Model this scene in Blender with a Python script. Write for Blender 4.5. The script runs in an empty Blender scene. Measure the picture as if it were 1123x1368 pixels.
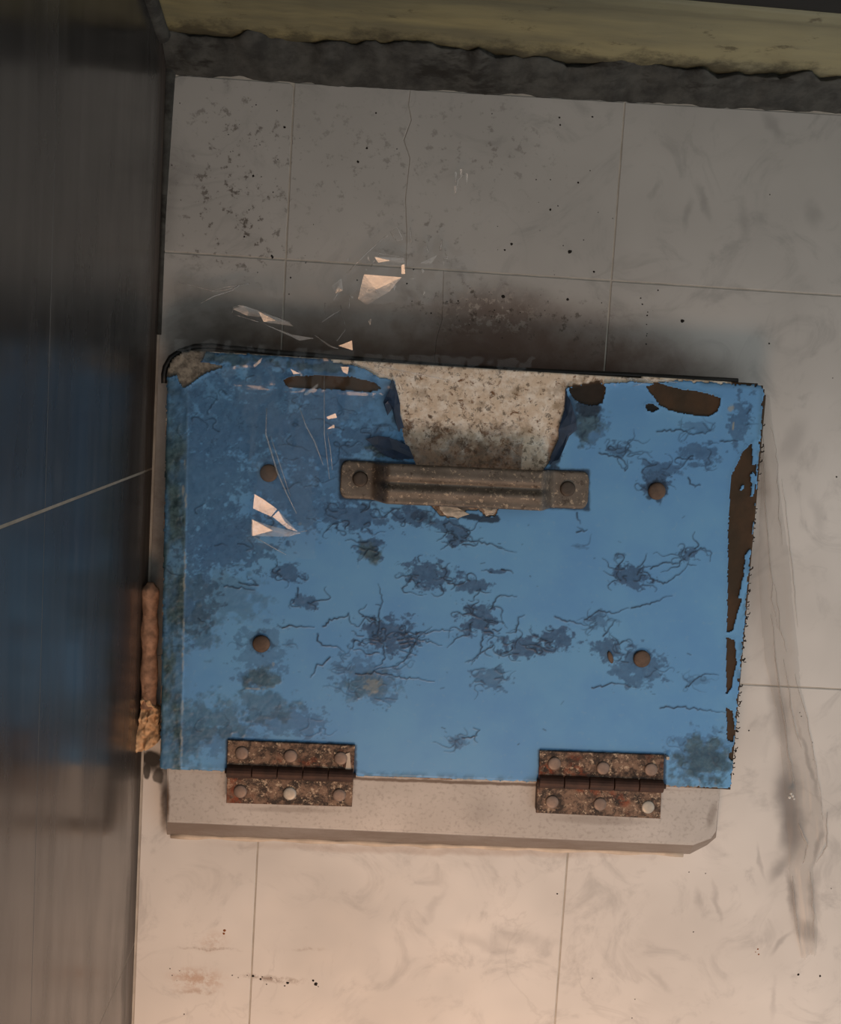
import bpy, bmesh, math, random
import numpy as np
from mathutils import Matrix, Vector, Euler

# ------------------------------------------------------------------ camera
S = bpy.context.scene
COL = S.collection
FPX = 1610.17
CAM = (0.0593, -0.07082, 0.75073)
ROT = (-0.10723, -0.03637, 0.06046)
cd = bpy.data.cameras.new('camera'); cam = bpy.data.objects.new('camera', cd)
COL.objects.link(cam)
cd.sensor_fit = 'HORIZONTAL'; cd.sensor_width = 36; cd.lens = FPX * 36 / 1123
cd.clip_start = 0.02
cam.location = CAM; cam.rotation_euler = Euler(ROT, 'XYZ')
S.camera = cam

# ------------------------------------------------------------------ light
w = bpy.data.worlds.new('world'); S.world = w; w.use_nodes = True
bg = w.node_tree.nodes['Background']
bg.inputs['Color'].default_value = (0.96, 1.0, 0.99, 1)
bg.inputs['Strength'].default_value = 0.60


def area_light(name, loc, target, size, power, color):
    d = bpy.data.lights.new(name, 'AREA'); d.shape = 'DISK'; d.size = size
    d.energy = power; d.color = color
    o = bpy.data.objects.new(name, d); COL.objects.link(o)
    o.location = loc
    o.rotation_euler = (Vector(target) - Vector(loc)).to_track_quat('-Z', 'Y').to_euler()
    return o


LAMP = (0.13, -0.76, 0.58)
lamp = area_light('warm_lamp', LAMP, (0.13, -0.74, 0), 0.30, 2.2, (1.0, 0.56, 0.31))
lamp.data.spread = math.radians(150)
S.view_settings.view_transform = 'Standard'
S.view_settings.look = 'None'
S.view_settings.exposure = 0.0
S.view_settings.gamma = 1.0
S.view_settings.use_curve_mapping = False

# ------------------------------------------------------------------ helpers
RM = np.array(Euler(ROT, 'XYZ').to_matrix()); CV = np.array(CAM)


def at(px, py, z=0.0):
    """point of the horizontal plane at height z that was surveyed at (px, py) in the 1123x1368 photo"""
    d = RM @ np.array([(px - 561.5) / FPX, (684 - py) / FPX, -1.0])
    t = (z - CV[2]) / d[2]
    return Vector(CV + t * d)


def ats(pts, z=0.0):
    return np.array([at(x, y, z)[:2] for x, y in pts])


RNG = np.random.RandomState(7); random.seed(7)
_lat = {}


def vnoise(x, y, seed=0):
    if seed not in _lat:
        _lat[seed] = np.random.RandomState(1000 + seed).rand(256, 256)
    L = _lat[seed]
    xi = np.floor(x).astype(int); yi = np.floor(y).astype(int)
    fx = x - xi; fy = y - yi
    fx = fx * fx * (3 - 2 * fx); fy = fy * fy * (3 - 2 * fy)
    g = lambda a, b: L[(xi + a) & 255, (yi + b) & 255]
    return (g(0, 0) * (1 - fx) + g(1, 0) * fx) * (1 - fy) + (g(0, 1) * (1 - fx) + g(1, 1) * fx) * fy


def fbm(x, y, seed=0, octv=4):
    s = 0; a = 0.5; t = 0
    for k in range(octv):
        s = s + a * vnoise(x * 2 ** k, y * 2 ** k, seed + k); t += a; a *= .55
    return s / t


def sstep(a, b, x):
    t = np.clip((x - a) / (b - a), 0, 1)
    return t * t * (3 - 2 * t)


def inside(poly, X, Y):
    r = np.zeros(X.shape, bool); n = len(poly)
    for i in range(n):
        x1, y1 = poly[i]; x2, y2 = poly[(i + 1) % n]
        if y1 == y2: continue
        c = ((y1 > Y) != (y2 > Y)) & (X < (x2 - x1) * (Y - y1) / (y2 - y1) + x1)
        r ^= c
    return r


def seg_dist(poly, X, Y, closed=True):
    d = np.full(X.shape, 1e9); n = len(poly)
    for i in range(n if closed else n - 1):
        x1, y1 = poly[i]; x2, y2 = poly[(i + 1) % n]
        dx, dy = x2 - x1, y2 - y1; L = dx * dx + dy * dy + 1e-15
        t = np.clip(((X - x1) * dx + (Y - y1) * dy) / L, 0, 1)
        d = np.minimum(d, np.hypot(X - x1 - t * dx, Y - y1 - t * dy))
    return d


def sdist(poly, X, Y):
    d = seg_dist(poly, X, Y)
    return np.where(inside(poly, X, Y), -d, d)


def obj(name, me, mat, parent=None, smooth=False):
    o = bpy.data.objects.new(name, me)
    COL.objects.link(o)
    if isinstance(mat, (list, tuple)):
        for m in mat: me.materials.append(m)
    elif mat and not me.materials: me.materials.append(mat)
    if parent: o.parent = parent
    if smooth:
        me.polygons.foreach_set('use_smooth', [True] * len(me.polygons))
    return o


def bm_obj(name, bm, mat, parent=None, smooth=False):
    bmesh.ops.recalc_face_normals(bm, faces=bm.faces)
    me = bpy.data.meshes.new(name); bm.to_mesh(me); bm.free()
    return obj(name, me, mat, parent, smooth)


def np_mesh(name, V, F, attr=None):
    me = bpy.data.meshes.new(name)
    n = len(V); m = len(F); k = F.shape[1]
    me.vertices.add(n); me.vertices.foreach_set('co', V.astype(np.float32).ravel())
    me.loops.add(m * k); me.loops.foreach_set('vertex_index', F.astype(np.int32).ravel())
    me.polygons.add(m)
    me.polygons.foreach_set('loop_start', np.arange(0, m * k, k, dtype=np.int32))
    me.update(calc_edges=True)
    if attr is not None:
        a = me.color_attributes.new('wear', 'FLOAT_COLOR', 'POINT')
        a.data.foreach_set('color', attr.astype(np.float32).ravel())
    return me


def grid_sheet(name, X, Y, Z, keep, thick, attr=None):
    """solid sheet: top grid at Z, bottom thick below, walls where the sheet ends; keep = cells (bool)"""
    ny, nx = X.shape
    idx = np.arange(ny * nx).reshape(ny, nx)
    a = idx[:-1, :-1]; b = idx[:-1, 1:]; c = idx[1:, 1:]; d = idx[1:, :-1]
    top = np.stack([a, b, c, d], -1)[keep]
    N = ny * nx
    fs = [top]
    if thick:
        kp = np.zeros((ny + 1, nx + 1), bool); kp[1:-1, 1:-1] = keep
        kc = kp[1:-1, 1:-1]
        for (sh, p, q) in (((0, -1), a, b), ((0, 1), c, d), ((1, -1), d, a), ((1, 1), b, c)):
            ax, s = sh
            nb = np.roll(kp, -s, axis=ax)[1:-1, 1:-1]
            e = kc & ~nb
            fs.append(np.stack([q[e], p[e], p[e] + N, q[e] + N], -1))
    F = np.concatenate(fs)
    V = np.stack([X, Y, Z], -1).reshape(-1, 3)
    A = attr.reshape(-1, 4) if attr is not None else None
    if thick:
        V = np.concatenate([V, V - np.array([0, 0, thick])])
        if A is not None: A = np.concatenate([A, A])
    used = np.unique(F)
    remap = np.zeros(len(V), int); remap[used] = np.arange(len(used))
    return np_mesh(name, V[used], remap[F], A[used] if A is not None else None)


def box_bm(bm, x0, x1, y0, y1, z0, z1, bev=0.0, seg=1):
    r = bmesh.ops.create_cube(bm, size=1)
    for v in r['verts']:
        v.co = Vector((x0 + (v.co.x + .5) * (x1 - x0), y0 + (v.co.y + .5) * (y1 - y0), z0 + (v.co.z + .5) * (z1 - z0)))
    if bev:
        es = list({e for v in r['verts'] for e in v.link_edges})
        bmesh.ops.bevel(bm, geom=es, offset=bev, segments=seg, affect='EDGES')
    return bm


def prism_bm(poly, z0, z1, bev=0.0):
    bm = bmesh.new()
    t = [bm.verts.new((x, y, z1)) for x, y in poly]
    b = [bm.verts.new((x, y, z0)) for x, y in poly]
    ft = bm.faces.new(t); bm.faces.new(b[::-1]); n = len(poly)
    for i in range(n): bm.faces.new((t[i], b[i], b[(i + 1) % n], t[(i + 1) % n]))
    bmesh.ops.recalc_face_normals(bm, faces=bm.faces)
    if bev:
        bmesh.ops.bevel(bm, geom=list(ft.edges), offset=bev, segments=1, affect='EDGES')
    return bm


def dome_bm(r, h, flat=0.55, seg=24, skirt=0.0008):
    """low rivet head sitting on z = 0"""
    bm = bmesh.new(); rings = []
    prof = [(1.0, -skirt), (1.0, h * .45), (.95, h * .72), (.84, h * .9), (flat, h), (.0, h * 1.03)]
    for k, (rr, z) in enumerate(prof):
        if rr == 0: rings.append([bm.verts.new((0, 0, z))]); continue
        rings.append([bm.verts.new((r * rr * math.cos(2 * math.pi * i / seg), r * rr * math.sin(2 * math.pi * i / seg), z)) for i in range(seg)])
    for k in range(len(rings) - 2):
        for i in range(seg):
            bm.faces.new((rings[k][i], rings[k][(i + 1) % seg], rings[k + 1][(i + 1) % seg], rings[k + 1][i]))
    for i in range(seg): bm.faces.new((rings[-2][i], rings[-2][(i + 1) % seg], rings[-1][0]))
    bm.faces.new(rings[0][::-1])
    return bm


def tube_bm(bm, pts, rad, seg=8, taper=False, flat=1.0):
    pts = [Vector(p) for p in pts]; rings = []
    for i, p in enumerate(pts):
        d = (pts[min(i + 1, len(pts) - 1)] - pts[max(i - 1, 0)]).normalized()
        s = d.cross(Vector((0, 0, 1)))
        if s.length < 1e-5: s = Vector((1, 0, 0))
        s.normalize(); u = s.cross(d).normalized()
        r = rad[i] if hasattr(rad, '__len__') else rad
        if taper: r *= max(.15, math.sin(math.pi * (i + .3) / (len(pts) - .4)) ** .5)
        rings.append([bm.verts.new(p + s * (r * math.cos(2 * math.pi * k / seg)) + u * (flat * r * math.sin(2 * math.pi * k / seg))) for k in range(seg)])
    for a, b in zip(rings, rings[1:]):
        for k in range(seg): bm.faces.new((a[k], a[(k + 1) % seg], b[(k + 1) % seg], b[k]))
    bm.faces.new(rings[0][::-1]); bm.faces.new(rings[-1])
    return bm


def thing(o, label=None, cat=None, group=None, kind=None):
    if label: o['label'] = label
    if cat: o['category'] = cat
    if group: o['group'] = group
    if kind: o['kind'] = kind
    return o


def empty(name, loc=(0, 0, 0)):
    o = bpy.data.objects.new(name, None); COL.objects.link(o); o.location = loc
    o.empty_display_size = .02
    return o


# ------------------------------------------------------------------ materials
def srgb(r, g, b):
    f = lambda c: (c / 255 / 12.92) if c / 255 <= .04045 else ((c / 255 + .055) / 1.055) ** 2.4
    return (f(r), f(g), f(b), 1)


class NT:
    def __init__(s, name):
        s.m = bpy.data.materials.new(name); s.m.use_nodes = True
        s.t = s.m.node_tree; s.b = s.t.nodes['Principled BSDF']; s.pos = None

    def n(s, kind, **kw):
        o = s.t.nodes.new(kind)
        for k, v in kw.items(): setattr(o, k, v)
        return o

    def l(s, a, b): s.t.links.new(a, b)

    def put(s, sock, v):
        if hasattr(v, 'is_linked') or isinstance(v, bpy.types.NodeSocket): s.l(v, sock)
        else: sock.default_value = v

    def P(s):
        if s.pos is None: s.pos = s.n('ShaderNodeNewGeometry').outputs['Position']
        return s.pos

    def noise(s, scale, detail=4, rough=.55, stretch=(1, 1, 1), dist=0.0, off=(0, 0, 0), vec=None):
        mp = s.n('ShaderNodeMapping'); mp.inputs['Scale'].default_value = stretch; mp.inputs['Location'].default_value = off
        s.l(vec or s.P(), mp.inputs['Vector'])
        o = s.n('ShaderNodeTexNoise'); o.inputs['Scale'].default_value = scale; o.inputs['Detail'].default_value = detail
        o.inputs['Roughness'].default_value = rough; o.inputs['Distortion'].default_value = dist
        s.l(mp.outputs['Vector'], o.inputs['Vector'])
        return o.outputs['Fac']

    def rng(s, v, a, b, c=0.0, d=1.0, smooth=True):
        o = s.n('ShaderNodeMapRange', interpolation_type='SMOOTHSTEP' if smooth else 'LINEAR')
        s.put(o.inputs['Value'], v)
        for k, x in zip(('From Min', 'From Max', 'To Min', 'To Max'), (a, b, c, d)): o.inputs[k].default_value = x
        return o.outputs['Result']

    def math(s, op, a, b=0.0, clamp=False):
        o = s.n('ShaderNodeMath', operation=op, use_clamp=clamp)
        s.put(o.inputs[0], a); s.put(o.inputs[1], b)
        return o.outputs[0]

    def mix(s, f, a, b, blend='MIX'):
        o = s.n('ShaderNodeMix', data_type='RGBA', blend_type=blend)
        s.put(o.inputs[0], f); s.put(o.inputs[6], a); s.put(o.inputs[7], b)
        return o.outputs[2]

    def bump(s, h, strength=.3, dist=.001):
        o = s.n('ShaderNodeBump'); o.inputs['Strength'].default_value = strength; o.inputs['Distance'].default_value = dist
        s.l(h, o.inputs['Height']); s.l(o.outputs['Normal'], s.b.inputs['Normal'])
        return o

    def ell(s, c, r, ang=0.0, soft=1.0, warp=0.0, warpscale=60):
        """soft ellipse mask on the floor, centre c and radii r in metres"""
        v = s.P()
        if warp:
            nz = s.n('ShaderNodeTexNoise'); nz.inputs['Scale'].default_value = warpscale; nz.inputs['Detail'].default_value = 3
            s.l(v, nz.inputs['Vector'])
            sub = s.n('ShaderNodeVectorMath', operation='MULTIPLY_ADD')
            s.l(nz.outputs['Color'], sub.inputs[0]); sub.inputs[1].default_value = (warp, warp, 0); sub.inputs[2].default_value = (-warp / 2, -warp / 2, 0)
            ad = s.n('ShaderNodeVectorMath', operation='ADD'); s.l(v, ad.inputs[0]); s.l(sub.outputs[0], ad.inputs[1]); v = ad.outputs[0]
        mp = s.n('ShaderNodeMapping', vector_type='TEXTURE')
        mp.inputs['Location'].default_value = (c[0], c[1], 0); mp.inputs['Rotation'].default_value = (0, 0, ang); mp.inputs['Scale'].default_value = (r[0], r[1], 1000)
        s.l(v, mp.inputs['Vector'])
        ln = s.n('ShaderNodeVectorMath', operation='LENGTH'); s.l(mp.outputs['Vector'], ln.inputs[0])
        return s.rng(ln.outputs['Value'], 1.0, max(0.0, 1.0 - soft), 0.0, 1.0)

    def seg(s, p, q, wd, **kw):
        p = Vector(p); q = Vector(q); d = q - p
        return s.ell((p + q) / 2, (d.length / 2 + wd * .6, wd), math.atan2(d.y, d.x), **kw)

    def out(s, col=None, rough=None, metal=None, spec=None):
        if col is not None: s.put(s.b.inputs['Base Color'], col)
        if rough is not None: s.put(s.b.inputs['Roughness'], rough)
        if metal is not None: s.put(s.b.inputs['Metallic'], metal)
        if spec is not None: s.put(s.b.inputs['Specular IOR Level'], spec)
        return s.m


def simple(name, col, rough=.6, metal=0.0, var=.25, scale=80, bump=.15):
    t = NT(name)
    n = t.noise(scale)
    c = t.mix(t.rng(n, .3, .7), col, tuple(x * (1 - var) for x in col[:3]) + (1,))
    t.bump(n, bump, .0005)
    return t.out(c, rough, metal)


ZL = 0.030      # lid top
ZB = 0.022      # base frame top


def marble(pointed=True):
    t = NT('white_marble')
    base = t.mix(t.rng(t.noise(9, 3), .3, .7), srgb(222, 218, 213), srgb(205, 201, 196))
    base = t.mix(t.math('MULTIPLY', t.rng(t.noise(20, 6, .65, dist=1.8), .50, .72), .4), base, srgb(150, 147, 145))
    # thin veins
    a = t.math('ABSOLUTE', t.math('SUBTRACT', t.noise(11, 5, .55, dist=.8, off=(3, 1, 0)), .5))
    vein = t.math('MULTIPLY', t.rng(a, .018, .0), t.rng(t.noise(7, off=(8, 2, 0)), .48, .62))
    base = t.mix(t.math('MULTIPLY', vein, .14), base, srgb(120, 116, 114))

    def blob(c, r, col, k, ang=0, soft=.8, warp=.012, ws=60):
        nonlocal base
        m = t.ell(c, r, ang, soft, warp, ws)
        base = t.mix(t.math('MULTIPLY', m, k), base, col)
    px = lambda x, y: at(x, y, .002)
    # grey bands of the marble right of the hatch
    G = srgb(112, 108, 108)
    for (p, q, wd, k) in (((1030, 900), (1052, 1010), .009, .45), ((1048, 1000), (1058, 1140), .013, .75), ((1058, 1080), (1058, 1150), .012, .6),
                          ((1055, 1140), (1025, 1180), .007, .5), ((1052, 1150), (1062, 1240), .004, .55), ((1085, 1150), (1090, 1240), .006, .4),
                          ((1060, 1230), (1095, 1260), .008, .45), ((1062, 1240), (1025, 1280), .003, .35), ((1020, 1180), (1010, 1120), .002, .3),
                          ((1005, 620), (1015, 900), .012, .25), ((1055, 930), (1102, 1100), .002, .4), ((1104, 1100), (1080, 1165), .003, .45),
                          ((1075, 560), (1040, 620), .010, .25), ((1085, 660), (1100, 720), .006, .2)):
        m = t.seg(px(*p), px(*q), wd, soft=.85, warp=.008, warpscale=70)
        base = t.mix(t.math('MULTIPLY', m, k), base, G)
    for (p, q, wd, k) in (((950, 1170), (965, 1240), .003, .35), ((930, 1180), (935, 1220), .004, .3), ((860, 1290), (900, 1330), .004, .25),
                          ((585, 1240), (700, 1280), .006, .22), ((640, 1250), (760, 1262), .008, .22), ((600, 1180), (560, 1240), .004, .2), ((1035, 1300), (1030, 1368), .003, .25),
                          ((930, 240), (950, 300), .004, .4), ((922, 260), (915, 310), .004, .35), ((1020, 150), (1045, 190), .006, .4), ((990, 270), (1000, 330), .006, .3),
                          ((1080, 270), (1090, 300), .008, .35), ((880, 240), (868, 270), .003, .3)):
        m = t.seg(px(*p), px(*q), wd, soft=.9, warp=.01, warpscale=90)
        base = t.mix(t.math('MULTIPLY', m, k), base, srgb(135, 130, 128))
    # brown grime along the hatch and left corner, with the lid's shade painted in
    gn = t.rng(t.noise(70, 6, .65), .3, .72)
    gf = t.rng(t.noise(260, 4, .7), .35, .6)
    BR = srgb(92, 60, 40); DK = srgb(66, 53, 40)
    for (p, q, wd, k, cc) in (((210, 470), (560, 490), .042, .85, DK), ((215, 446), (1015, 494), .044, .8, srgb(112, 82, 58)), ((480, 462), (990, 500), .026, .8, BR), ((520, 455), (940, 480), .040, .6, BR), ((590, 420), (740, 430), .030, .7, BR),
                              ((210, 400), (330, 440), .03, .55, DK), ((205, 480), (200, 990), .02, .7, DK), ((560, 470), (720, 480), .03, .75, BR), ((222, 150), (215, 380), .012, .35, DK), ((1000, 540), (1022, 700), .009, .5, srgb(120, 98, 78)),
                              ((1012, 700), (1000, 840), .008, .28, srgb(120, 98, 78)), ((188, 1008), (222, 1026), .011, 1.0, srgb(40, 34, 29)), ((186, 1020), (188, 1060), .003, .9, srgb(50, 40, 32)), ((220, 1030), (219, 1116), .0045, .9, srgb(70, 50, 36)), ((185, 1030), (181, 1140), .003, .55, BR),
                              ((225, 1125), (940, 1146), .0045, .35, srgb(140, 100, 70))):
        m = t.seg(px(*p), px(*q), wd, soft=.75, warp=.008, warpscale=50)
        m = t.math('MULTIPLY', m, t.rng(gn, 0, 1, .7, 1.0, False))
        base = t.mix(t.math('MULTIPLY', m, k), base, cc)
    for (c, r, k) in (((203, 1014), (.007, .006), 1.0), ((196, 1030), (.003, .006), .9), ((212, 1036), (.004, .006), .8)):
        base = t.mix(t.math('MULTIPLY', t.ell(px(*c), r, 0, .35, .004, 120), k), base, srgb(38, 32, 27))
    # grey tint that grows towards the far row of tiles
    yy = t.n('ShaderNodeSeparateXYZ'); t.l(t.P(), yy.inputs[0])
    far = t.rng(t.math('ADD', yy.outputs['Y'], t.math('MULTIPLY', t.noise(14), .05)), -.10, .07)
    base = t.mix(t.math('MULTIPLY', far, .42), base, srgb(105, 108, 106))
    # speckled mould
    for (c, r, k) in (((320, 200), (.055, .075), .65), ((300, 290), (.05, .05), .6), ((470, 220), (.07, .06), .35), ((330, 330), (.06, .03), .55), ((650, 200), (.08, .05), .4), ((640, 420), (.07, .03), 1.0), ((760, 440), (.05, .03), .7), ((570, 320), (.05, .03), .5)):
        m = t.math('MULTIPLY', t.ell(px(*c), r, 0, .9, .02), t.rng(t.noise(170, 5, .7), .56, .66))
        base = t.mix(t.math('MULTIPLY', m, k), base, srgb(70, 58, 46))
    m = t.math('MULTIPLY', t.ell(px(650, 410), (.05, .022), 0, .9, .02), t.rng(t.noise(230, 4, .7, off=(2, 2, 2)), .52, .62))
    base = t.mix(t.math('MULTIPLY', m, .7), base, srgb(175, 165, 155))
    # ochre smear in front of the hatch
    for (p, q, wd, k, cc) in (((225, 1305), (300, 1310), .011, .55, srgb(165, 115, 75)), ((225, 1267), (330, 1268), .0016, .5, srgb(120, 95, 80)), ((270, 1262), (300, 1255), .01, .3, srgb(170, 130, 100)), ((225, 1325), (300, 1325), .003, .45, srgb(150, 110, 80)),
                              ((310, 1303), (420, 1313), .0035, .7, srgb(110, 85, 65)), ((380, 1268), (440, 1268), .002, .3, srgb(130, 105, 90))):
        m = t.seg(px(*p), px(*q), wd, soft=.9, warp=.006, warpscale=140)
        m = t.math('MULTIPLY', m, gf)
        base = t.mix(t.math('MULTIPLY', m, k), base, cc)
    rough = t.rng(t.noise(40), .3, .7, .5, .65)
    t.bump(t.noise(120, 5), .06, .0006)
    return t.out(base, rough, 0, .4)


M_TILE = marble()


def m_wall():
    t = NT('dark_polished_tile')
    n = t.noise(30, 5, .6, stretch=(1, .25, 4))
    c = t.mix(t.rng(n, .3, .7), srgb(54, 52, 52), srgb(38, 38, 39))
    st = t.rng(t.noise(160, 4, .6, stretch=(1, .06, 1)), .62, .74)
    c = t.mix(t.math('MULTIPLY', st, .45), c, srgb(24, 22, 21))
    bl = t.rng(t.noise(18, 5, .65, stretch=(1, 1, 2), off=(0, 4, 1)), .56, .72)
    c = t.mix(t.math('MULTIPLY', bl, .25), c, srgb(92, 90, 88))
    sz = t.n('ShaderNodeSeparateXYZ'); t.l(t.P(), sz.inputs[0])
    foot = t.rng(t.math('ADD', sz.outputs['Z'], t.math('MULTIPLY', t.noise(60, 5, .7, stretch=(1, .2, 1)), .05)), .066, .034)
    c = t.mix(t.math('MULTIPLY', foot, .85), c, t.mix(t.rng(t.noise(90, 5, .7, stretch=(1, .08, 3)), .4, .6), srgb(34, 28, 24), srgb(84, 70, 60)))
    r = t.math('ADD', t.rng(t.noise(25, 5, stretch=(1, .3, 1)), .3, .7, .16, .30), t.math('MULTIPLY', foot, .35))
    t.bump(t.noise(60, 4, stretch=(1, .15, 1)), .05, .0006)
    t.b.inputs['IOR'].default_value = 1.62
    return t.out(c, r, 0, .5)


M_WALL = m_wall()
M_GROUT = simple('pale_grout', srgb(190, 184, 174), .85)
M_WGROUT = simple('wall_grout', srgb(146, 138, 126), .8)
M_BLACK = simple('black_paint', srgb(16, 16, 16), .7)


def m_mortar():
    t = NT('grey_mortar')
    n = t.noise(70, 6, .65)
    c = t.mix(t.rng(n, .3, .7), srgb(78, 78, 74), srgb(46, 46, 44))
    c = t.mix(t.rng(t.noise(28, 5, .7, stretch=(.5, 1, 1)), .55, .66), c, srgb(34, 32, 28))
    t.bump(n, .6, .002)
    return t.out(c, .9)


M_MORTAR = m_mortar()


def m_kerb():
    t = NT('stained_kerb')
    n = t.noise(30, 5, .6, stretch=(.25, 1.6, 1.6))
    c = t.mix(t.rng(n, .3, .7), srgb(150, 140, 100), srgb(108, 103, 80))
    z = t.n('ShaderNodeSeparateXYZ'); t.l(t.P(), z.inputs[0])
    up = t.rng(z.outputs['Z'], .05, .11)
    c = t.mix(t.math('MULTIPLY', up, .6), c, srgb(92, 94, 78))
    x = t.rng(z.outputs['X'], .06, .30)
    c = t.mix(t.math('MULTIPLY', x, .4), c, srgb(160, 156, 128))
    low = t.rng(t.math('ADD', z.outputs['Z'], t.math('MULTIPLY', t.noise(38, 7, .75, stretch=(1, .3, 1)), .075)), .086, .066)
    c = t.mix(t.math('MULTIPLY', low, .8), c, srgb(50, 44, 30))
    sp = t.rng(t.noise(45, 6, .75, stretch=(.6, 1, 1)), .58, .68)
    c = t.mix(t.math('MULTIPLY', sp, .7), c, srgb(62, 52, 32))
    t.bump(t.noise(50, 6, .65, stretch=(.3, 1, 1)), .5, .0015)
    return t.out(c, .6)


M_KERB = m_kerb()


def m_film():
    t = NT('blue_sheet')
    a = t.n('ShaderNodeVertexColor', layer_name='wear')
    sp = t.n('ShaderNodeSeparateColor'); t.l(a.outputs['Color'], sp.inputs[0])
    R, G, B = sp.outputs
    n = t.noise(24, 4)
    c = t.mix(t.rng(n, .3, .7), srgb(106, 164, 211), srgb(96, 153, 207))
    c = t.mix(t.rng(t.noise(300, 3), .58, .72, 0, .12), c, srgb(150, 180, 200))
    c = t.mix(R, c, t.mix(t.rng(t.noise(160, 5, .7), .3, .7), srgb(46, 78, 116), srgb(62, 95, 132)))
    gd = t.mix(t.rng(t.noise(150, 5, .7), .35, .65), srgb(72, 98, 104), srgb(38, 58, 64))
    c = t.mix(B, c, gd)
    c = t.mix(G, c, srgb(18, 36, 58))
    c = t.mix(t.math('MULTIPLY', a.outputs['Alpha'], .8), c, srgb(160, 158, 140))
    t.bump(t.noise(260, 4, .6), .12, .0004)
    return t.out(c, t.rng(t.noise(60), .3, .7, .34, .5), 0, .35)


M_FILM = m_film()


def m_plate():
    """bare lid: blotchy pale metal; wear red = brown glue, green = grey metal"""
    t = NT('bare_lid_metal')
    a = t.n('ShaderNodeVertexColor', layer_name='wear')
    sp = t.n('ShaderNodeSeparateColor'); t.l(a.outputs['Color'], sp.inputs[0])
    R, G, B = sp.outputs
    n = t.noise(150, 6, .7)
    c = t.mix(t.rng(n, .32, .6), srgb(252, 242, 228), srgb(226, 206, 182))
    c = t.mix(t.rng(t.noise(230, 6, .75, off=(5, 0, 0), dist=.6), .54, .66), c, srgb(128, 94, 66))
    c = t.mix(t.math('MULTIPLY', t.rng(t.noise(260, 5, .7, off=(1, 3, 0)), .56, .64), .7), c, srgb(72, 58, 44))
    c = t.mix(t.math('MULTIPLY', t.rng(t.noise(55, 4, .6, off=(0, 4, 4)), .52, .66), .6), c, srgb(140, 116, 88))
    c = t.mix(t.math('MULTIPLY', t.math('MULTIPLY', t.rng(B, .05, .35), t.rng(t.noise(95, 6, .75, off=(7, 1, 2)), .50, .60)), .85), c, t.mix(t.rng(t.noise(420, 4, .7), .4, .6), srgb(98, 70, 44), srgb(54, 38, 26)))
    c = t.mix(t.math('MULTIPLY', t.rng(B, .1, .75), .75), c, t.mix(t.rng(t.noise(220, 5, .7), .42, .58), srgb(140, 104, 78), srgb(84, 62, 48)))
    br = t.mix(t.rng(t.noise(50, 5, .6, stretch=(1, .5, 1)), .35, .7), srgb(58, 44, 27), srgb(80, 56, 34))
    c = t.mix(R, c, br)
    gm = t.mix(t.rng(t.noise(200, 5, .7), .35, .65), srgb(150, 142, 128), srgb(92, 86, 78))
    c = t.mix(G, c, gm)
    c = t.mix(a.outputs['Alpha'], c, srgb(22, 20, 18))
    t.bump(t.noise(300, 5, .7), .3, .0006)
    return t.out(c, .6, 0, .3)


M_PLATE = m_plate()


def m_base():
    t = NT('grey_frame_metal')
    n = t.noise(18, 4)
    c = t.mix(t.rng(n, .3, .7), srgb(192, 187, 182), srgb(174, 169, 164))
    c = t.mix(t.rng(t.noise(420, 3, .6), .5, .7, 0, .3), c, srgb(112, 102, 96))
    px = lambda x, y: at(x, y, ZB)
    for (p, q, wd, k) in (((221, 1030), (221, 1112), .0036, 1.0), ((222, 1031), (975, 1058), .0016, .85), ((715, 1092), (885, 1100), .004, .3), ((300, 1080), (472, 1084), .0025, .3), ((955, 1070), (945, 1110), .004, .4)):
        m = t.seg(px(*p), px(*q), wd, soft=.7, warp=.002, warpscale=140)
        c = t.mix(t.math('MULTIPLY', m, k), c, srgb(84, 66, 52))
    c = t.mix(t.math('MULTIPLY', t.ell(px(645, 1085), (.02, .014), .5, .9, .01), .25), c, srgb(110, 108, 106))
    bz = t.n('ShaderNodeSeparateXYZ'); t.l(t.P(), bz.inputs[0])
    skirt = t.rng(bz.outputs['Z'], ZB - .0008, ZB - .0024)
    c = t.mix(t.math('MULTIPLY', skirt, t.rng(t.noise(40, 5, .7, stretch=(.4, 1, 1)), .3, .7, .7, .95)), c, srgb(112, 96, 84))
    t.bump(t.noise(500, 3), .1, .0003)
    return t.out(c, .5, .15)


M_BASE = m_base()


def m_rust():
    t = NT('rusted_hinge_steel')
    c = t.mix(t.rng(t.noise(150, 6, .75), .38, .60), srgb(132, 106, 88), srgb(46, 35, 29))
    c = t.mix(t.rng(t.noise(330, 5, .78, off=(2, 7, 0)), .55, .63), c, srgb(186, 164, 140))
    z = t.noise(34, 3, .6, off=(4, 2, 1))
    o = t.math('MULTIPLY', t.rng(z, .54, .70), t.rng(t.noise(240, 5, .75), .42, .56))
    c = t.mix(t.math('MULTIPLY', o, .8), c, srgb(136, 62, 28))
    c = t.mix(t.math('MULTIPLY', t.rng(t.noise(120, 5, .7, off=(9, 9, 3)), .58, .66), .8), c, srgb(44, 34, 28))
    t.bump(t.noise(300, 5, .7), .5, .0006)
    return t.out(c, .65, .2)


M_RUST = m_rust()
M_KNUCK = simple('knuckle_rust', srgb(74, 48, 36), .6, .3, .5, 130, .5)
M_RIVET = simple('rivet_metal', srgb(140, 120, 108), .5, .3, .3, 200, .2)
M_RIVETL = simple('clean_rivet_metal', srgb(184, 176, 164), .45, .3, .2, 200, .2)
M_RRIVET = simple('brown_rivet', srgb(104, 84, 70), .6, .2, .5, 160, .4)


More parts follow.
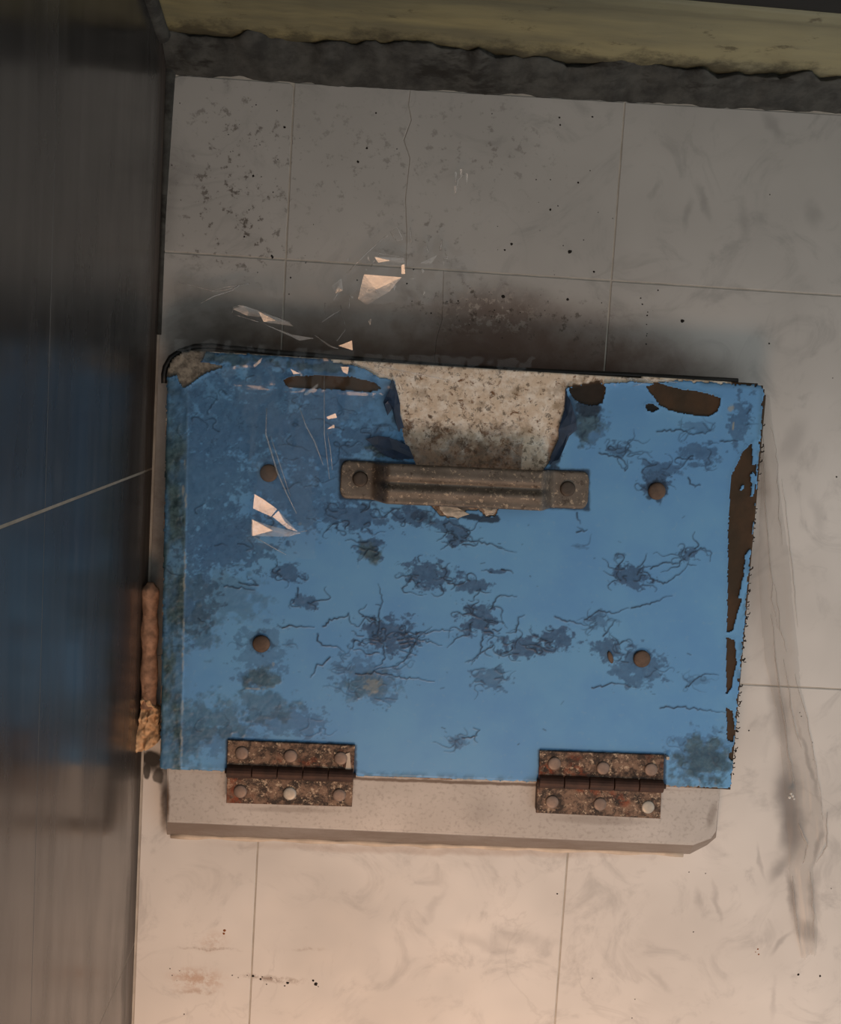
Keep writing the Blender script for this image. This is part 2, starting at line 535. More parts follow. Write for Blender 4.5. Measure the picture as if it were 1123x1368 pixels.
def m_handle():
    t = NT('handle_metal')
    c = t.mix(t.rng(t.noise(60, 5, .6), .35, .65), srgb(118, 107, 96), srgb(94, 84, 74))
    c = t.mix(t.rng(t.noise(380, 4, .75), .56, .64), c, srgb(172, 154, 132))
    c = t.mix(t.math('MULTIPLY', t.rng(t.noise(240, 4, .7, off=(3, 3, 3)), .58, .66), .7), c, srgb(62, 48, 36))
    t.bump(t.noise(400, 4, .7), .35, .0005)
    return t.out(c, .55, .2)


M_HANDLE = m_handle()
M_BOLT = simple('handle_bolt', srgb(84, 72, 62), .5, .4, .35, 220, .3)
M_PAPER = simple('brown_paper', srgb(182, 142, 116), .85, 0, .5, 200, .7)
M_PAPER2 = simple('tan_paper', srgb(222, 182, 140), .85, 0, .35, 150, .5)
M_RUBBER = simple('black_rubber', srgb(20, 19, 18), .55, 0, .3, 90, .2)
M_DIRT = simple('black_dirt', srgb(34, 28, 23), .9, 0, .4, 300, .3)
M_OCHRE = simple('rust_crumb', srgb(150, 88, 40), .9, 0, .3, 300, .3)
M_SEAL = simple('sealant', srgb(214, 196, 176), .5, 0, .3, 60, .3)


def m_clear(name, white=.03, rough=.13, tint=(.9, .88, .85, 1), gl=1.0):
    t = NT(name)
    t.t.nodes.remove(t.b)
    tr = t.n('ShaderNodeBsdfTransparent'); tr.inputs[0].default_value = (.97, .97, .97, 1)
    gs = t.n('ShaderNodeBsdfGlossy'); gs.inputs['Roughness'].default_value = rough
    df = t.n('ShaderNodeBsdfDiffuse'); df.inputs[0].default_value = tint
    ge = t.n('ShaderNodeNewGeometry'); dt = t.n('ShaderNodeVectorMath', operation='DOT_PRODUCT')
    t.l(ge.outputs['Normal'], dt.inputs[0]); t.l(ge.outputs['Incoming'], dt.inputs[1])
    gz_ = t.math('SUBTRACT', 1.0, t.math('ABSOLUTE', dt.outputs['Value']), True)
    fres = t.math('ADD', .05, t.math('MULTIPLY', .9, t.math('POWER', gz_, 5.0)))
    bp = t.n('ShaderNodeBump'); bp.inputs['Strength'].default_value = .25; bp.inputs['Distance'].default_value = .0006
    t.l(t.noise(170, 4, .6, stretch=(1, .5, 1)), bp.inputs['Height'])
    t.l(bp.outputs[0], gs.inputs['Normal']);
    a = t.n('ShaderNodeMixShader'); a.inputs[0].default_value = white
    t.l(tr.outputs[0], a.inputs[1]); t.l(df.outputs[0], a.inputs[2])
    b = t.n('ShaderNodeMixShader'); t.l(t.math('MULTIPLY', fres, gl, True), b.inputs[0])
    t.l(a.outputs[0], b.inputs[1]); t.l(gs.outputs[0], b.inputs[2])
    t.l(b.outputs[0], t.t.nodes['Material Output'].inputs['Surface'])
    return t.m


M_CLEAR = m_clear('clear_plastic_film', .0, gl=.55)
M_FOLD = m_clear('creased_plastic_film', .14, .16, gl=1.6)
M_STRIP = m_clear('dull_plastic_film', .13, .35, (.42, .35, .29, 1), .4)

# ------------------------------------------------------------------ setting: floor
WX = -0.0759
floor = bpy.data.objects.new('floor', None)
bm = bmesh.new(); box_bm(bm, WX - .03, .62, -.78, .20, -.03, .0015)
floor = bm_obj('floor', bm, M_GROUT)
thing(floor, 'white marble tile floor with thin grey joints', kind='structure')
J = .0005
TOPY = lambda x: 0.128 - 0.02 * x
kf0, kf1 = at(227, 99, .002), at(1121, 152, .002)
ksl = (kf1.y - kf0.y) / (kf1.x - kf0.x)
TOPY = lambda x: kf0.y + ksl * (x - kf0.x) - .0008
HT = .2489


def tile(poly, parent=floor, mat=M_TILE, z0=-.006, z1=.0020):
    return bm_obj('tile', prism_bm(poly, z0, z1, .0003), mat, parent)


def rect(x0, x1, y0, y1): return [(x0, y0), (x1, y0), (x1, y1), (x0, y1)]


xs = [WX + .001, 0, .2, .4, .6]
crack_a = [at(x, y, .002)[:2] for x, y in ((548, 112), (545, 140), (549, 160), (539, 187), (547, 211), (541, 267), (543, 310), (542, 362))]
crack_b = [at(x, y, .002)[:2] for x, y in ((592, 364), (590, 427), (582, 454), (580, 476), (584, 540))]
for i in range(4):
    x0, x1 = xs[i] + J, xs[i + 1] - J
    # far row
    if i == 0:
        pl = rect(x0, x1, J, TOPY(x0)); yt = TOPY((x0 + x1) / 2); r = .008
        pl = [(x0, J), (x1, J), (x1, yt - .002), (x1 - .002, yt)] + [(x0 + r - r * math.sin(a), yt - r + r * math.cos(a)) for a in np.linspace(0, math.pi / 2, 7)]
        tile(pl)
    elif i == 1:
        g = .00012; c = crack_a[::-1]; yb = J; yt0, yt1 = TOPY(x0), TOPY(x1)
        cl = [(c[0][0], yb)] + [tuple(q) for q in c[1:-1]] + [(c[-1][0], TOPY(c[-1][0]))]
        tile([(x0, yb)] + [(q[0] - g, q[1]) for q in cl] + [(x0, yt0)])
        tile([(cl[0][0] + g, yb), (x1, yb), (x1, yt1)] + [(q[0] + g, q[1]) for q in cl[::-1]])
    else:
        tile([(x0, J), (x1, J), (x1, TOPY(x1)), (x0, TOPY(x0))])
    # middle row
    if i == 1:
        g = .00010
        cl = [(crack_b[0][0], -J)] + [tuple(q) for q in crack_b[1:]] + [(crack_b[-1][0], -HT + J)]
        tile([(x0, -J), (x0, -HT + J)] + [(q[0] - g, q[1]) for q in cl[::-1]])
        tile([(x1, -J)] + [(q[0] + g, q[1]) for q in cl] + [(x1, -HT + J)])
    else:
        tile(rect(x0, x1, -HT + J, -J))
    tile(rect(x0, x1, -2 * HT + J, -HT - J))
    tile(rect(x0, x1, -3 * HT + J, -2 * HT - J))

# ------------------------------------------------------------------ setting: left wall
bm = bmesh.new(); box_bm(bm, WX - .05, WX - .0001, -.78, .20, -.03, .75)
wall = bm_obj('wall_left', bm, M_WGROUT)
thing(wall, 'dark polished tile wall on the left with pale joints', kind='structure')
ys = [-.78, -.4396, -.1323, .175, .2]
zs = [.0005, .2439, .50, .75]
for a, b in zip(ys, ys[1:]):
    for k, (c, d) in enumerate(zip(zs, zs[1:])):
        bm = bmesh.new()
        jy0 = .0006 if abs(a + .1323) < .01 else .0003; jy1 = .0006 if abs(b + .1323) < .01 else .0003
        box_bm(bm, WX - .008, WX, a + jy0, b - jy1, c + (.00008 if k else 0), d - .00008, .0002)
        bm_obj('tile', bm, M_WALL, wall)

# ------------------------------------------------------------------ setting: kerb with its mortar fillet, and the black wall behind it
def kerb_line(pa, pb, z):
    a, b = at(*pa, z), at(*pb, z); s = (b.y - a.y) / (b.x - a.x)
    return lambda x: a.y + s * (x - a.x)


prof_m = [(kerb_line((227, 101), (1121, 154), .002), .0004), (kerb_line((227, 92), (1121, 142), .007), .007), (kerb_line((227, 74), (1121, 126), .016), .016),
          (kerb_line((240, 44), (1121, 108), .030), .030), (kerb_line((240, 36), (1121, 100), .030), .026)]
k3 = prof_m[3][0]
prof_k = [(lambda x: k3(x) + .003, .010), (lambda x: k3(x) + .001, .027), (lambda x: k3(x) + .0025, .04), (lambda x: k3(x) + .007, .06), (lambda x: k3(x) + .0125, .085),
          (kerb_line((240, -44), (1121, 33), .104), .104), (kerb_line((240, -54), (1121, 23), .111), .111), (kerb_line((240, -70), (1121, 8), .114), .113), (lambda x: k3(x) + .07, .112)]


def kerb_mesh(name, prof, amp, nx, sub, x0, x1, seed):
    X = np.linspace(x0, x1, nx); rows = []
    for i in range(len(prof) - 1):
        for s in range(sub):
            t = s / sub
            rows.append(((1 - t), t, i))
    rows.append((0, 1, len(prof) - 2))
    V = []
    for (a, b, i) in rows:
        f0, z0 = prof[i]; f1, z1 = prof[i + 1]
        y = a * np.array([f0(x) for x in X]) + b * np.array([f1(x) for x in X]); z = np.full(nx, a * z0 + b * z1)
        V.append(np.stack([X, y, z], -1))
    V = np.array(V); ny = len(V)
    u = V[..., 0] * 60; v = (V[..., 2] - V[..., 1]) * 110
    nz = fbm(u + 40, v + 40, seed) - .5
    V[..., 1] -= nz * amp; V[..., 2] += nz * amp * .7
    V[0, :, 2] = prof[0][1]
    if name == 'mortar':
        ri = np.arange(ny)[:, None]; wgt = sstep(sub * 1.6, sub * 3.0, ri)
        lump = (fbm(V[..., 0] * 42 + 11, 0 * V[..., 0], 21, 5) - .46) * .034
        V[..., 2] += wgt * lump; V[..., 1] += wgt * lump * .12
        V[..., 1] -= sstep(sub * .2, sub * 1.2, ri) * (fbm(V[..., 0] * 30, 0 * V[..., 0], 27, 4) - .5) * .006
    idx = np.arange(ny * nx).reshape(ny, nx)
    F = np.stack([idx[:-1, :-1], idx[:-1, 1:], idx[1:, 1:], idx[1:, :-1]], -1).reshape(-1, 4)
    return np_mesh(name, V.reshape(-1, 3), F)


kerb = obj('trim_1', kerb_mesh('kerb', prof_k, .0022, 220, 5, WX + .0003, .62, 3), M_KERB, None, True)
thing(kerb, 'stained yellowish concrete kerb running along the far end of the floor', kind='structure')
mf = obj('mortar_fillet', kerb_mesh('mortar', prof_m, .0045, 260, 6, WX + .0003, .62, 9), M_MORTAR, kerb, True)
mf['label'] = 'dark grey mouldy mortar fillet'
# mortar in the corner of floor and left wall
bm = bmesh.new()
tube_bm(bm, [(WX + .0012, y, .0016) for y in np.linspace(-.05, .14, 24)], [.0016 + .0035 * max(0, (y - .02) / .12) for y in np.linspace(-.05, .14, 24)], 10)
o = bm_obj('mortar_bead', bm, M_MORTAR, kerb, True)
pts = [(WX + .001, prof_k[i][0](WX) - .002, prof_k[i][1]) for i in range(1, 7)]
bm = bmesh.new(); tube_bm(bm, pts, .005, 10)
o = bm_obj('mortar_bead', bm, M_MORTAR, kerb, True)
bm = bmesh.new()
yb = lambda x: prof_k[6][0](x) + .0015
pl = [(WX - .03, yb(WX - .03)), (.62, yb(.62)), (.62, .30), (WX - .03, .30)]
wb = bm_obj('wall_back', prism_bm(pl, .112, .60), M_BLACK)
thing(wb, 'black wall rising behind the stained kerb', kind='structure')

# ------------------------------------------------------------------ the hatch
hatch = empty('access_hatch', at(590, 760, 0))
thing(hatch, 'hinged floor hatch with torn cracked blue sheet, strap handle and two rusty hinges', 'hatch')
HL = Vector(hatch.location)


def hpart(name, me_or_bm, mat, parent=None, smooth=False):
    f = bm_obj if isinstance(me_or_bm, bmesh.types.BMesh) else obj
    o = f(name, me_or_bm, mat, None, smooth)
    o.parent = parent or hatch
    # every mesh is written in room coordinates; keep it there
    if parent is None: o.matrix_parent_inverse = Matrix.Translation(-HL)
    return o


# base frame: tray with sloping skirts and a cut corner
top = [at(x, y, ZB) for x, y in ((223, 486), (1000, 530), (962, 1050), (956, 1110), (950, 1119), (926, 1128), (223, 1097))]
bot = [at(x, y, 0.002) for x, y in ((228, 480), (1006, 526), (960, 1052), (956, 1119), (944, 1129), (921, 1141), (223, 1115))]
bm = bmesh.new()
T = [bm.verts.new((p.x, p.y, ZB)) for p in top]; B = [bm.verts.new((p.x, p.y, .0020)) for p in bot]
ft = bm.faces.new(T); bm.faces.new(B[::-1])
for i in range(7): bm.faces.new((T[i], B[i], B[(i + 1) % 7], T[(i + 1) % 7]))
bmesh.ops.recalc_face_normals(bm, faces=bm.faces)
bmesh.ops.bevel(bm, geom=list(ft.edges), offset=.0009, segments=2, affect='EDGES')
base = hpart('base_frame', bm, M_BASE); base['label'] = 'grey metal base frame with sloping skirt'
bm = bmesh.new()
sl = [at(228 + (912 - 228) * i / 40, 1117 + (1141 - 1117) * i / 40 + random.uniform(-.8, .8), .0022) for i in range(41)]
tube_bm(bm, sl, [.0016 + .0006 * math.sin(i * 1.3) for i in range(41)], 8, flat=.7)
hpart('sealant_bead', bm, M_SEAL, None, True)['label'] = 'off-white sealant bead along the front of the frame'

# ---- lid outline on its top plane
L_TL, L_TR, L_BR, L_BL = [at(x, y, ZL) for x, y in ((222, 465), (1025, 512), (978, 1056), (212, 1029))]
STEP = .00055
xmin = min(L_TL.x, L_BL.x) - .002; xmax = max(L_TR.x, L_BR.x) + .002
ymin = min(L_BL.y, L_BR.y) - .002; ymax = max(L_TL.y, L_TR.y) + .002


def rounded(corners, rads, n=8):
    out = []; k = len(corners)
    for i in range(k):
        p = corners[i].to_2d(); a = (corners[i - 1].to_2d() - p).normalized(); b = (corners[(i + 1) % k].to_2d() - p).normalized(); r = rads[i]
        if r == 0: out.append(tuple(p)); continue
        for t in np.linspace(0, 1, n):
            q = (1 - t) ** 2 * (p + a * r) + 2 * t * (1 - t) * p + t * t * (p + b * r); out.append(tuple(q))
    return np.array(out)


LID = rounded([L_TL, L_TR, L_BR, L_BL], [.017, .007, .002, .003])


def P2(pts): return ats(pts, ZL)


HOLE = P2([(440, 476), (445, 484), (470, 487), (490, 493), (505, 503), (527, 507), (530, 525), (535, 560), (541, 590), (549, 604), (556, 620), (556, 640), (575, 674), (588, 688), (600, 691), (612, 690), (622, 681), (640, 681), (649, 689), (661, 688), (668, 672),
           (700, 650), (722, 632), (736, 612), (748, 592), (756, 582), (768, 574), (764, 560), (758, 535), (754, 518), (775, 514), (850, 509), (872, 512), (900, 506), (905, 490), (660, 470)])
BR_T = [P2(p) for p in (
    [(378, 508), (390, 503), (425, 502), (470, 504), (500, 512), (508, 519), (495, 523), (470, 521), (430, 519), (385, 517)],
    [(759, 519), (800, 511), (808, 518), (804, 538), (790, 541), (775, 538), (765, 530)],
    [(863, 517), (878, 512), (900, 519), (935, 524), (962, 532), (958, 548), (945, 556), (920, 553), (895, 548), (880, 540), (872, 528)],
    [(862, 541), (872, 540), (879, 546), (872, 550), (864, 548)],
    [(1006, 590), (992, 604), (976, 638), (973, 700), (971, 845), (978, 840), (983, 822), (990, 800), (994, 775), (1002, 735), (1005, 690), (1009, 650), (1009, 610)],
    [(970, 852), (980, 855), (983, 885), (980, 895), (976, 918), (970, 927)],
    [(970, 946), (977, 950), (980, 970), (978, 990), (971, 988)],
    [(974, 1004), (978, 1006), (977, 1016), (973, 1012)])]
TLC = P2([(215, 498), (222, 470), (250, 460), (276, 466), (268, 484), (298, 490), (275, 497), (258, 509), (246, 518), (240, 510), (236, 500), (226, 503)])
FLAKES = [P2(p) for p in ([(1000, 634), (1006, 630), (1010, 640), (1006, 664), (1001, 664), (1003, 648)], [(988, 650), (996, 644), (994, 652), (988, 656)], [(1003, 590), (1014, 590), (1010, 620), (1004, 622)], [(994, 740), (1004, 730), (998, 770), (990, 800), (985, 800), (992, 768)])]

nx = int((xmax - xmin) / STEP) + 1; ny = int((ymax - ymin) / STEP) + 1
X, Y = np.meshgrid(xmin + np.arange(nx) * STEP, ymin + np.arange(ny) * STEP)
PX = STEP * .82      # about one photo pixel, metres
mm = .001
wx1 = (fbm(X * 900, Y * 900, 20) - .5); wx2 = (fbm(X * 300, Y * 300, 30) - .5)
DL = sdist(LID, X, Y)
DH = sdist(HOLE, X, Y) + wx1 * 1.4 * mm
DB = np.full(X.shape, 1e9)
for p in BR_T: DB = np.minimum(DB, sdist(p, X, Y))
DB = DB + wx1 * 1.1 * mm + (wx2 * 7 + wx1 * 3) * mm * sstep(-5.5 * mm, -2.5 * mm, DL) * (X > .3)
DT = sdist(TLC, X, Y) + wx1 * 1.2 * mm
DF = np.full(X.shape, 1e9)
for p in FLAKES: DF = np.minimum(DF, sdist(p, X, Y))
DF = DF + wx1 * 1.6 * mm
right_wear = sstep(.05, .33, X)
edge_n = DL + (.35 + .9 * right_wear) * mm + (wx1 + wx2) * (1.0 + 2.2 * right_wear) * mm
film_on = ((DH > 0) & (DB > 0) & (DT > 0) & (edge_n < 0)) | ((DF < 0) & (DL < -.3 * mm))

# bruised, cracked patches of the sheet: (px, py, rx, ry, strength, cracks)
BRU = [(520, 850, 42, 26, 1, 18), (640, 830, 26, 26, 1, 14), (700, 862, 36, 16, 1, 8), (745, 853, 26, 14, 1, 4), (572, 768, 34, 20, 1, 9), (630, 783, 22, 9, 1, 3), (612, 718, 14, 16, 1, 9), (655, 906, 24, 16, .7, 6),
       (842, 770, 26, 15, 1, 9), (920, 740, 16, 9, .9, 6), (800, 828, 14, 12, .6, 9), (850, 890, 38, 26, .8, 7), (808, 868, 22, 14, .9, 2), (930, 908, 14, 6, .4, 6), (615, 992, 12, 9, .6, 5),
       (495, 735, 16, 16, 1, 3), (408, 803, 20, 10, .9, 5), (385, 765, 22, 12, .9, 7), (490, 905, 44, 34, .55, 14), (470, 690, 46, 20, .9, 8), (550, 690, 22, 18, 1, 4), (350, 870, 36, 34, .5, 3), (345, 908, 26, 14, .6, 2),
       (385, 965, 50, 22, .55, 6), (250, 800, 40, 50, .8, 4), (330, 560, 90, 60, .75, 7), (270, 640, 60, 110, .75, 6), (300, 720, 70, 40, .8, 6), (420, 590, 46, 50, .7, 8), (440, 540, 50, 24, .6, 5), (400, 670, 50, 40, .7, 6), (480, 585, 34, 22, .8, 6),
       (530, 600, 26, 12, 1, 4), (875, 640, 22, 18, 1, 2), (880, 625, 30, 10, .8, 3), (935, 605, 26, 18, .8, 3), (990, 560, 16, 34, .8, 2), (830, 600, 16, 10, .8, 5), (790, 570, 20, 22, .6, 3), (930, 570, 20, 8, .5, 4), (935, 1010, 44, 36, .5, 6),
       (290, 985, 60, 20, .45, 3), (665, 763, 12, 3, 1, 2), (775, 730, 10, 4, .4, 2), (830, 742, 8, 4, .6, 2), (590, 700, 30, 8, .9, 2), (360, 505, 50, 14, .7, 3), (450, 640, 30, 40, .5, 3), (355, 640, 30, 30, .6, 2)]
bru = np.zeros_like(X); crk_shade = np.zeros_like(X); hgt = np.zeros_like(X)
sc = at(501, 700, ZL).x - at(500, 700, ZL).x      # metres per photo pixel


def stamp(pts, wdt, amp, arr, hamp=0.0):
    """soft groove or ridge along a polyline (points in metres)"""
    pts = np.array(pts)
    w0, a0 = wdt, amp; nseg = len(pts) - 1
    for si, ((x1, y1), (x2, y2)) in enumerate(zip(pts, pts[1:])):
        f = si / max(1, nseg)
        wdt = w0 * (1 - .5 * f * f); amp = a0 * (1 - .45 * f * f)
        pad = 3 * wdt
        i0 = max(0, int((min(x1, x2) - pad - xmin) / STEP)); i1 = min(nx, int((max(x1, x2) + pad - xmin) / STEP) + 2)
        j0 = max(0, int((min(y1, y2) - pad - ymin) / STEP)); j1 = min(ny, int((max(y1, y2) + pad - ymin) / STEP) + 2)
        if i1 <= i0 or j1 <= j0: continue
        xx = X[j0:j1, i0:i1]; yy = Y[j0:j1, i0:i1]; dx, dy = x2 - x1, y2 - y1
        t = np.clip(((xx - x1) * dx + (yy - y1) * dy) / (dx * dx + dy * dy + 1e-14), 0, 1)
        g = np.exp(-((xx - x1 - t * dx) ** 2 + (yy - y1 - t * dy) ** 2) / (wdt * wdt))
        arr[j0:j1, i0:i1] = np.maximum(arr[j0:j1, i0:i1], amp * g)
        if hamp: hgt[j0:j1, i0:i1] = np.maximum(hgt[j0:j1, i0:i1], hamp * g)


def squiggle(x, y, ang, length, curl):
    p = [(x, y)]; a = ang; st = 2.6 * sc; turn = 0
    for _ in range(max(3, int(length / st))):
        turn = .8 * turn + random.gauss(0, curl * .55); a += turn
        a += (ang - a) * .22
        x += st * math.cos(a); y += st * math.sin(a) * .8; p.append((x, y))
    return p


for (cx, cy, rx, ry, st, nc) in BRU:
    c = at(cx, cy, ZL)
    e = np.hypot((X - c.x) / (rx * sc), (Y - c.y) / (ry * sc))
    d = 1 - e + (fbm(X * 260 + cx, Y * 330 + cy, 40) - .5) * 2.0 + wx1 * .5
    bru = np.maximum(bru, st * (sstep(.0, .4, d) * (.72 + .28 * fbm(X * 500, Y * 500, 45)) + .25 * sstep(.22, .12, np.abs(d - .16)) * (d > 0)).clip(0, 1) * (e < 2.2))
    crk_shade = np.maximum(crk_shade, .38 * st * sstep(.10, .0, np.abs(d - .12)) * (e < 1.6) * sstep(.4, .6, fbm(X * 350 + cy, Y * 350, 47)))
    for k in range(int(nc * (1.4 if cx > 430 else .7))):
        s = random.choice((-1, 1)); ang = (0 if s > 0 else math.pi) + random.gauss(0, .55)
        r0 = random.uniform(.3, .95)
        p = squiggle(c.x + s * r0 * rx * sc * random.uniform(.4, 1), c.y + random.uniform(-.9, .9) * ry * sc, ang, random.uniform(16, 54) * sc * (1 if rx > 15 else .75), .85)
        stamp(p, random.uniform(.75, 1.15) * sc, min(1, st * random.uniform(.8, 1.15)), crk_shade, .0005 * st)
# single long cracks followed one by one
for pts in ([(505, 848), (506, 830), (507, 812), (511, 806), (509, 795), (505, 780)], [(505, 855), (512, 862), (515, 878), (510, 886), (500, 892)], [(485, 823), (498, 826), (504, 836)], [(540, 846), (570, 846), (580, 842), (605, 842)], [(545, 852), (575, 858), (590, 862)],
            [(432, 838), (440, 828), (460, 825), (466, 820), (468, 832), (480, 838)], [(424, 846), (424, 856), (432, 862), (452, 864), (462, 874)], [(615, 722), (640, 724), (660, 728), (672, 734), (690, 738)], [(612, 720), (598, 712), (592, 700), (600, 697), (618, 706)],
            [(868, 772), (885, 780), (900, 772), (912, 762), (920, 750)], [(868, 760), (885, 752), (905, 754), (915, 745)], [(920, 742), (935, 732), (950, 738), (948, 750)], [(740, 824), (760, 830), (785, 836)], [(780, 828), (800, 816), (820, 820), (840, 812)], [(845, 812), (870, 806), (890, 797), (898, 796)],
            [(805, 850), (815, 838), (822, 828)], [(915, 920), (930, 906), (945, 900), (960, 902)], [(790, 920), (820, 912), (850, 918)], [(475, 900), (500, 898), (530, 904), (580, 910)], [(618, 985), (635, 984), (640, 975), (632, 972)], [(440, 880), (425, 890), (415, 905)], [(880, 945), (920, 945), (960, 952), (972, 950)],
            [(800, 605), (815, 608), (828, 612), (838, 622), (836, 630), (828, 622), (824, 610)], [(880, 575), (910, 574), (925, 580), (945, 578), (955, 565)], [(905, 612), (925, 614)], [(962, 590), (985, 589)], [(920, 640), (922, 648), (935, 648)], [(655, 815), (662, 800), (668, 795), (690, 797)], [(690, 845), (692, 826), (700, 822)],
            [(770, 712), (784, 708)], [(770, 685), (775, 700)], [(320, 780), (345, 783), (330, 770)], [(300, 783), (340, 788)], [(375, 838), (400, 836), (420, 838)], [(398, 785), (398, 798)], [(560, 848), (545, 876), (530, 890), (500, 895)], [(660, 862), (640, 872), (630, 888)], [(645, 850), (640, 875), (625, 885)]):
    q = ats(pts, ZL); r = []
    for (x1, y1), (x2, y2) in zip(q, q[1:]):
        k = max(2, int(math.hypot(x2 - x1, y2 - y1) / (3.2 * sc)))
        for i in range(k): r.append((x1 + (x2 - x1) * i / k + random.gauss(0, .75) * sc, y1 + (y2 - y1) * i / k + random.gauss(0, 1.0) * sc))
    r.append(tuple(q[-1]))
    stamp(r, 1.15 * sc, 1.0, crk_shade, .0006)
    if random.random() < .5:
        p = random.choice(r); stamp(squiggle(p[0], p[1], random.choice((0, math.pi)) + random.gauss(0, .5), random.uniform(8, 22) * sc, .9), .9 * sc, .8, crk_shade, .0004)
crk_shade = crk_shade * (.8 + .2 * sstep(.35, .55, fbm(X * 700, Y * 700, 60)))
# mottled left half of the sheet
leftm = sstep(.16, -.02, X) * sstep(-.145, -.05, Y + (wx2 * .1))
mot = sstep(.36, .66, fbm(X * 80, Y * 95, 70, 5)) * leftm * .85
bru = np.maximum(bru, mot)
crk_shade = np.maximum(crk_shade, .6 * leftm * sstep(.035, .0, np.abs(fbm(X * 150, Y * 170, 80, 4) - .5)) * sstep(.5, .62, fbm(X * 90, Y * 90, 85)))
# greenish dirt: taped left edge, lower right corner, around the tear
dirt = np.zeros_like(X)
xl = L_TL.x + (L_BL.x - L_TL.x) * (L_TL.y - Y) / (L_TL.y - L_BL.y)
band = .0135
dl = X - xl
taped = sstep(band + .0006, band - .0006, dl) * sstep(-.06, -.13, Y)
dirt = np.maximum(dirt, taped * (.5 + .5 * sstep(.3, .7, fbm(X * 160, Y * 60, 90))))
dirt = np.maximum(dirt, .55 * sstep(.022, .0, dl) * sstep(.4, .6, fbm(X * 120, Y * 120, 92)))
dirt = np.maximum(dirt, .6 * sstep(.006, .0, -DL) * sstep(.4, .6, fbm(X * 160, Y * 160, 93)))
for (cx, cy, rx, ry, k) in ((940, 1020, 50, 44, .75), (495, 738, 17, 19, .8), (350, 905, 34, 18, .7), (350, 945, 60, 26, .5), (280, 965, 60, 40, .55), (785, 560, 24, 40, .75), (520, 600, 34, 14, .85), (300, 800, 60, 40, .35), (260, 840, 40, 40, .5), (245, 990, 40, 40, .5), (870, 985, 1, 1, .1), (490, 915, 40, 26, .45), (300, 478, 80, 10, .8), (420, 490, 60, 8, .7)):
    c = at(cx, cy, ZL); e = np.hypot((X - c.x) / (rx * sc), (Y - c.y) / (ry * sc))
    dirt = np.maximum(dirt, k * sstep(0, .5, 1 - e + (fbm(X * 200 + cx, Y * 200, 95) - .5) * 1.6) * (e < 2))
for (cx, cy, rx, ry, k) in ((522, 596, 26, 10, .8), (880, 655, 17, 17, .8), (565, 690, 22, 10, .6), (785, 545, 22, 12, .85), (640, 692, 34, 6, .9), (532, 540, 8, 40, .6), (740, 610, 10, 22, .9), (765, 545, 9, 30, .7), (359, 632, 14, 14, .4), (350, 860, 16, 17, .6), (858, 881, 14, 14, .5)):
    c = at(cx, cy, ZL); e = np.hypot((X - c.x) / (rx * sc), (Y - c.y) / (ry * sc))
    crk_shade = np.maximum(crk_shade, k * sstep(0, .35, 1 - e + (fbm(X * 300 + cx, Y * 300, 97) - .5) * 1.4) * (e < 2))
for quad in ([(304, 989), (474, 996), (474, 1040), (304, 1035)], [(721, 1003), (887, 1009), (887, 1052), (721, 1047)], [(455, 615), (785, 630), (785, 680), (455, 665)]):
    e = sdist(P2(quad), X, Y); crk_shade = np.maximum(crk_shade, .85 * sstep(2.0 * mm, .3 * mm, e + wx2 * 1.6 * mm))  # contact shade around hinges and handle, painted in with the cracks
# dark little nicks
for _ in range(46):
    cx, cy = random.uniform(540, 960), random.uniform(560, 1000)
    c = at(cx, cy, ZL); a = random.gauss(0, .6); l = random.uniform(1, 6) * sc
    stamp([(c.x, c.y), (c.x + l * math.cos(a), c.y + l * math.sin(a))], .7 * sc, random.uniform(.3, .8), crk_shade, .0002)
# pale scuffs
pale = np.zeros_like(X)
pale = np.maximum(pale, .6 * sstep(.0009, .0002, np.abs(dl - band + wx2 * .002)) * sstep(.52, .68, fbm(X * 150, Y * 120, 99)) * sstep(-.02, -.08, Y))
pale = np.maximum(pale, .9 * sstep(1.2 * mm, .3 * mm, -edge_n) * sstep(.55, .65, fbm(X * 250, Y * 250, 101)))
for (cx, cy, rx, ry, k) in ((498, 915, 16, 16, .5), (222, 560, 2, 10, .7), (218, 690, 2, 14, .7), (247, 620, 1.5, 9, .7), (245, 655, 1.5, 9, .6), (976, 545, 5, 5, .8), (979, 570, 2, 10, .9), (340, 920, 18, 2, .6), (365, 888, 2, 4, .5), (400, 700, 3, 3, .3)):
    c = at(cx, cy, ZL); e = np.hypot((X - c.x) / (rx * sc), (Y - c.y) / (ry * sc))
    pale = np.maximum(pale, k * sstep(0, .6, 1 - e + (fbm(X * 500 + cx, Y * 500, 103) - .5) * 1.4) * (e < 2))
# relief: swollen bruises, cracks, curled lips of the tear
Z = ZL + .0002 + hgt * .5 + bru * (fbm(X * 300, Y * 300, 110) - .4) * .0005 + dirt * (fbm(X * 260, Y * 260, 115) - .3) * .0012 + taped * .0004
Z += .0020 * np.exp(-np.maximum(DH, 0) / (1.6 * mm)) * sstep(.35, .6, fbm(X * 60 + 9, Y * 60, 120)) * (np.abs(X - at(645, 600, ZL).x) > .03)
Z += .0006 * np.exp(-np.maximum(DB, 0) / (1.2 * mm)) + .0007 * np.exp(-np.maximum(DT, 0) / (1.2 * mm))
# sheet rolls over the lid's rounded rim
Z -= .0010 * sstep(2.2 * mm, 0.2 * mm, -DL)
attr = np.stack([bru, np.clip(crk_shade, 0, 1), dirt, pale], -1)
cell = lambda m: m[:-1, :-1] & m[1:, :-1] & m[:-1, 1:] & m[1:, 1:]

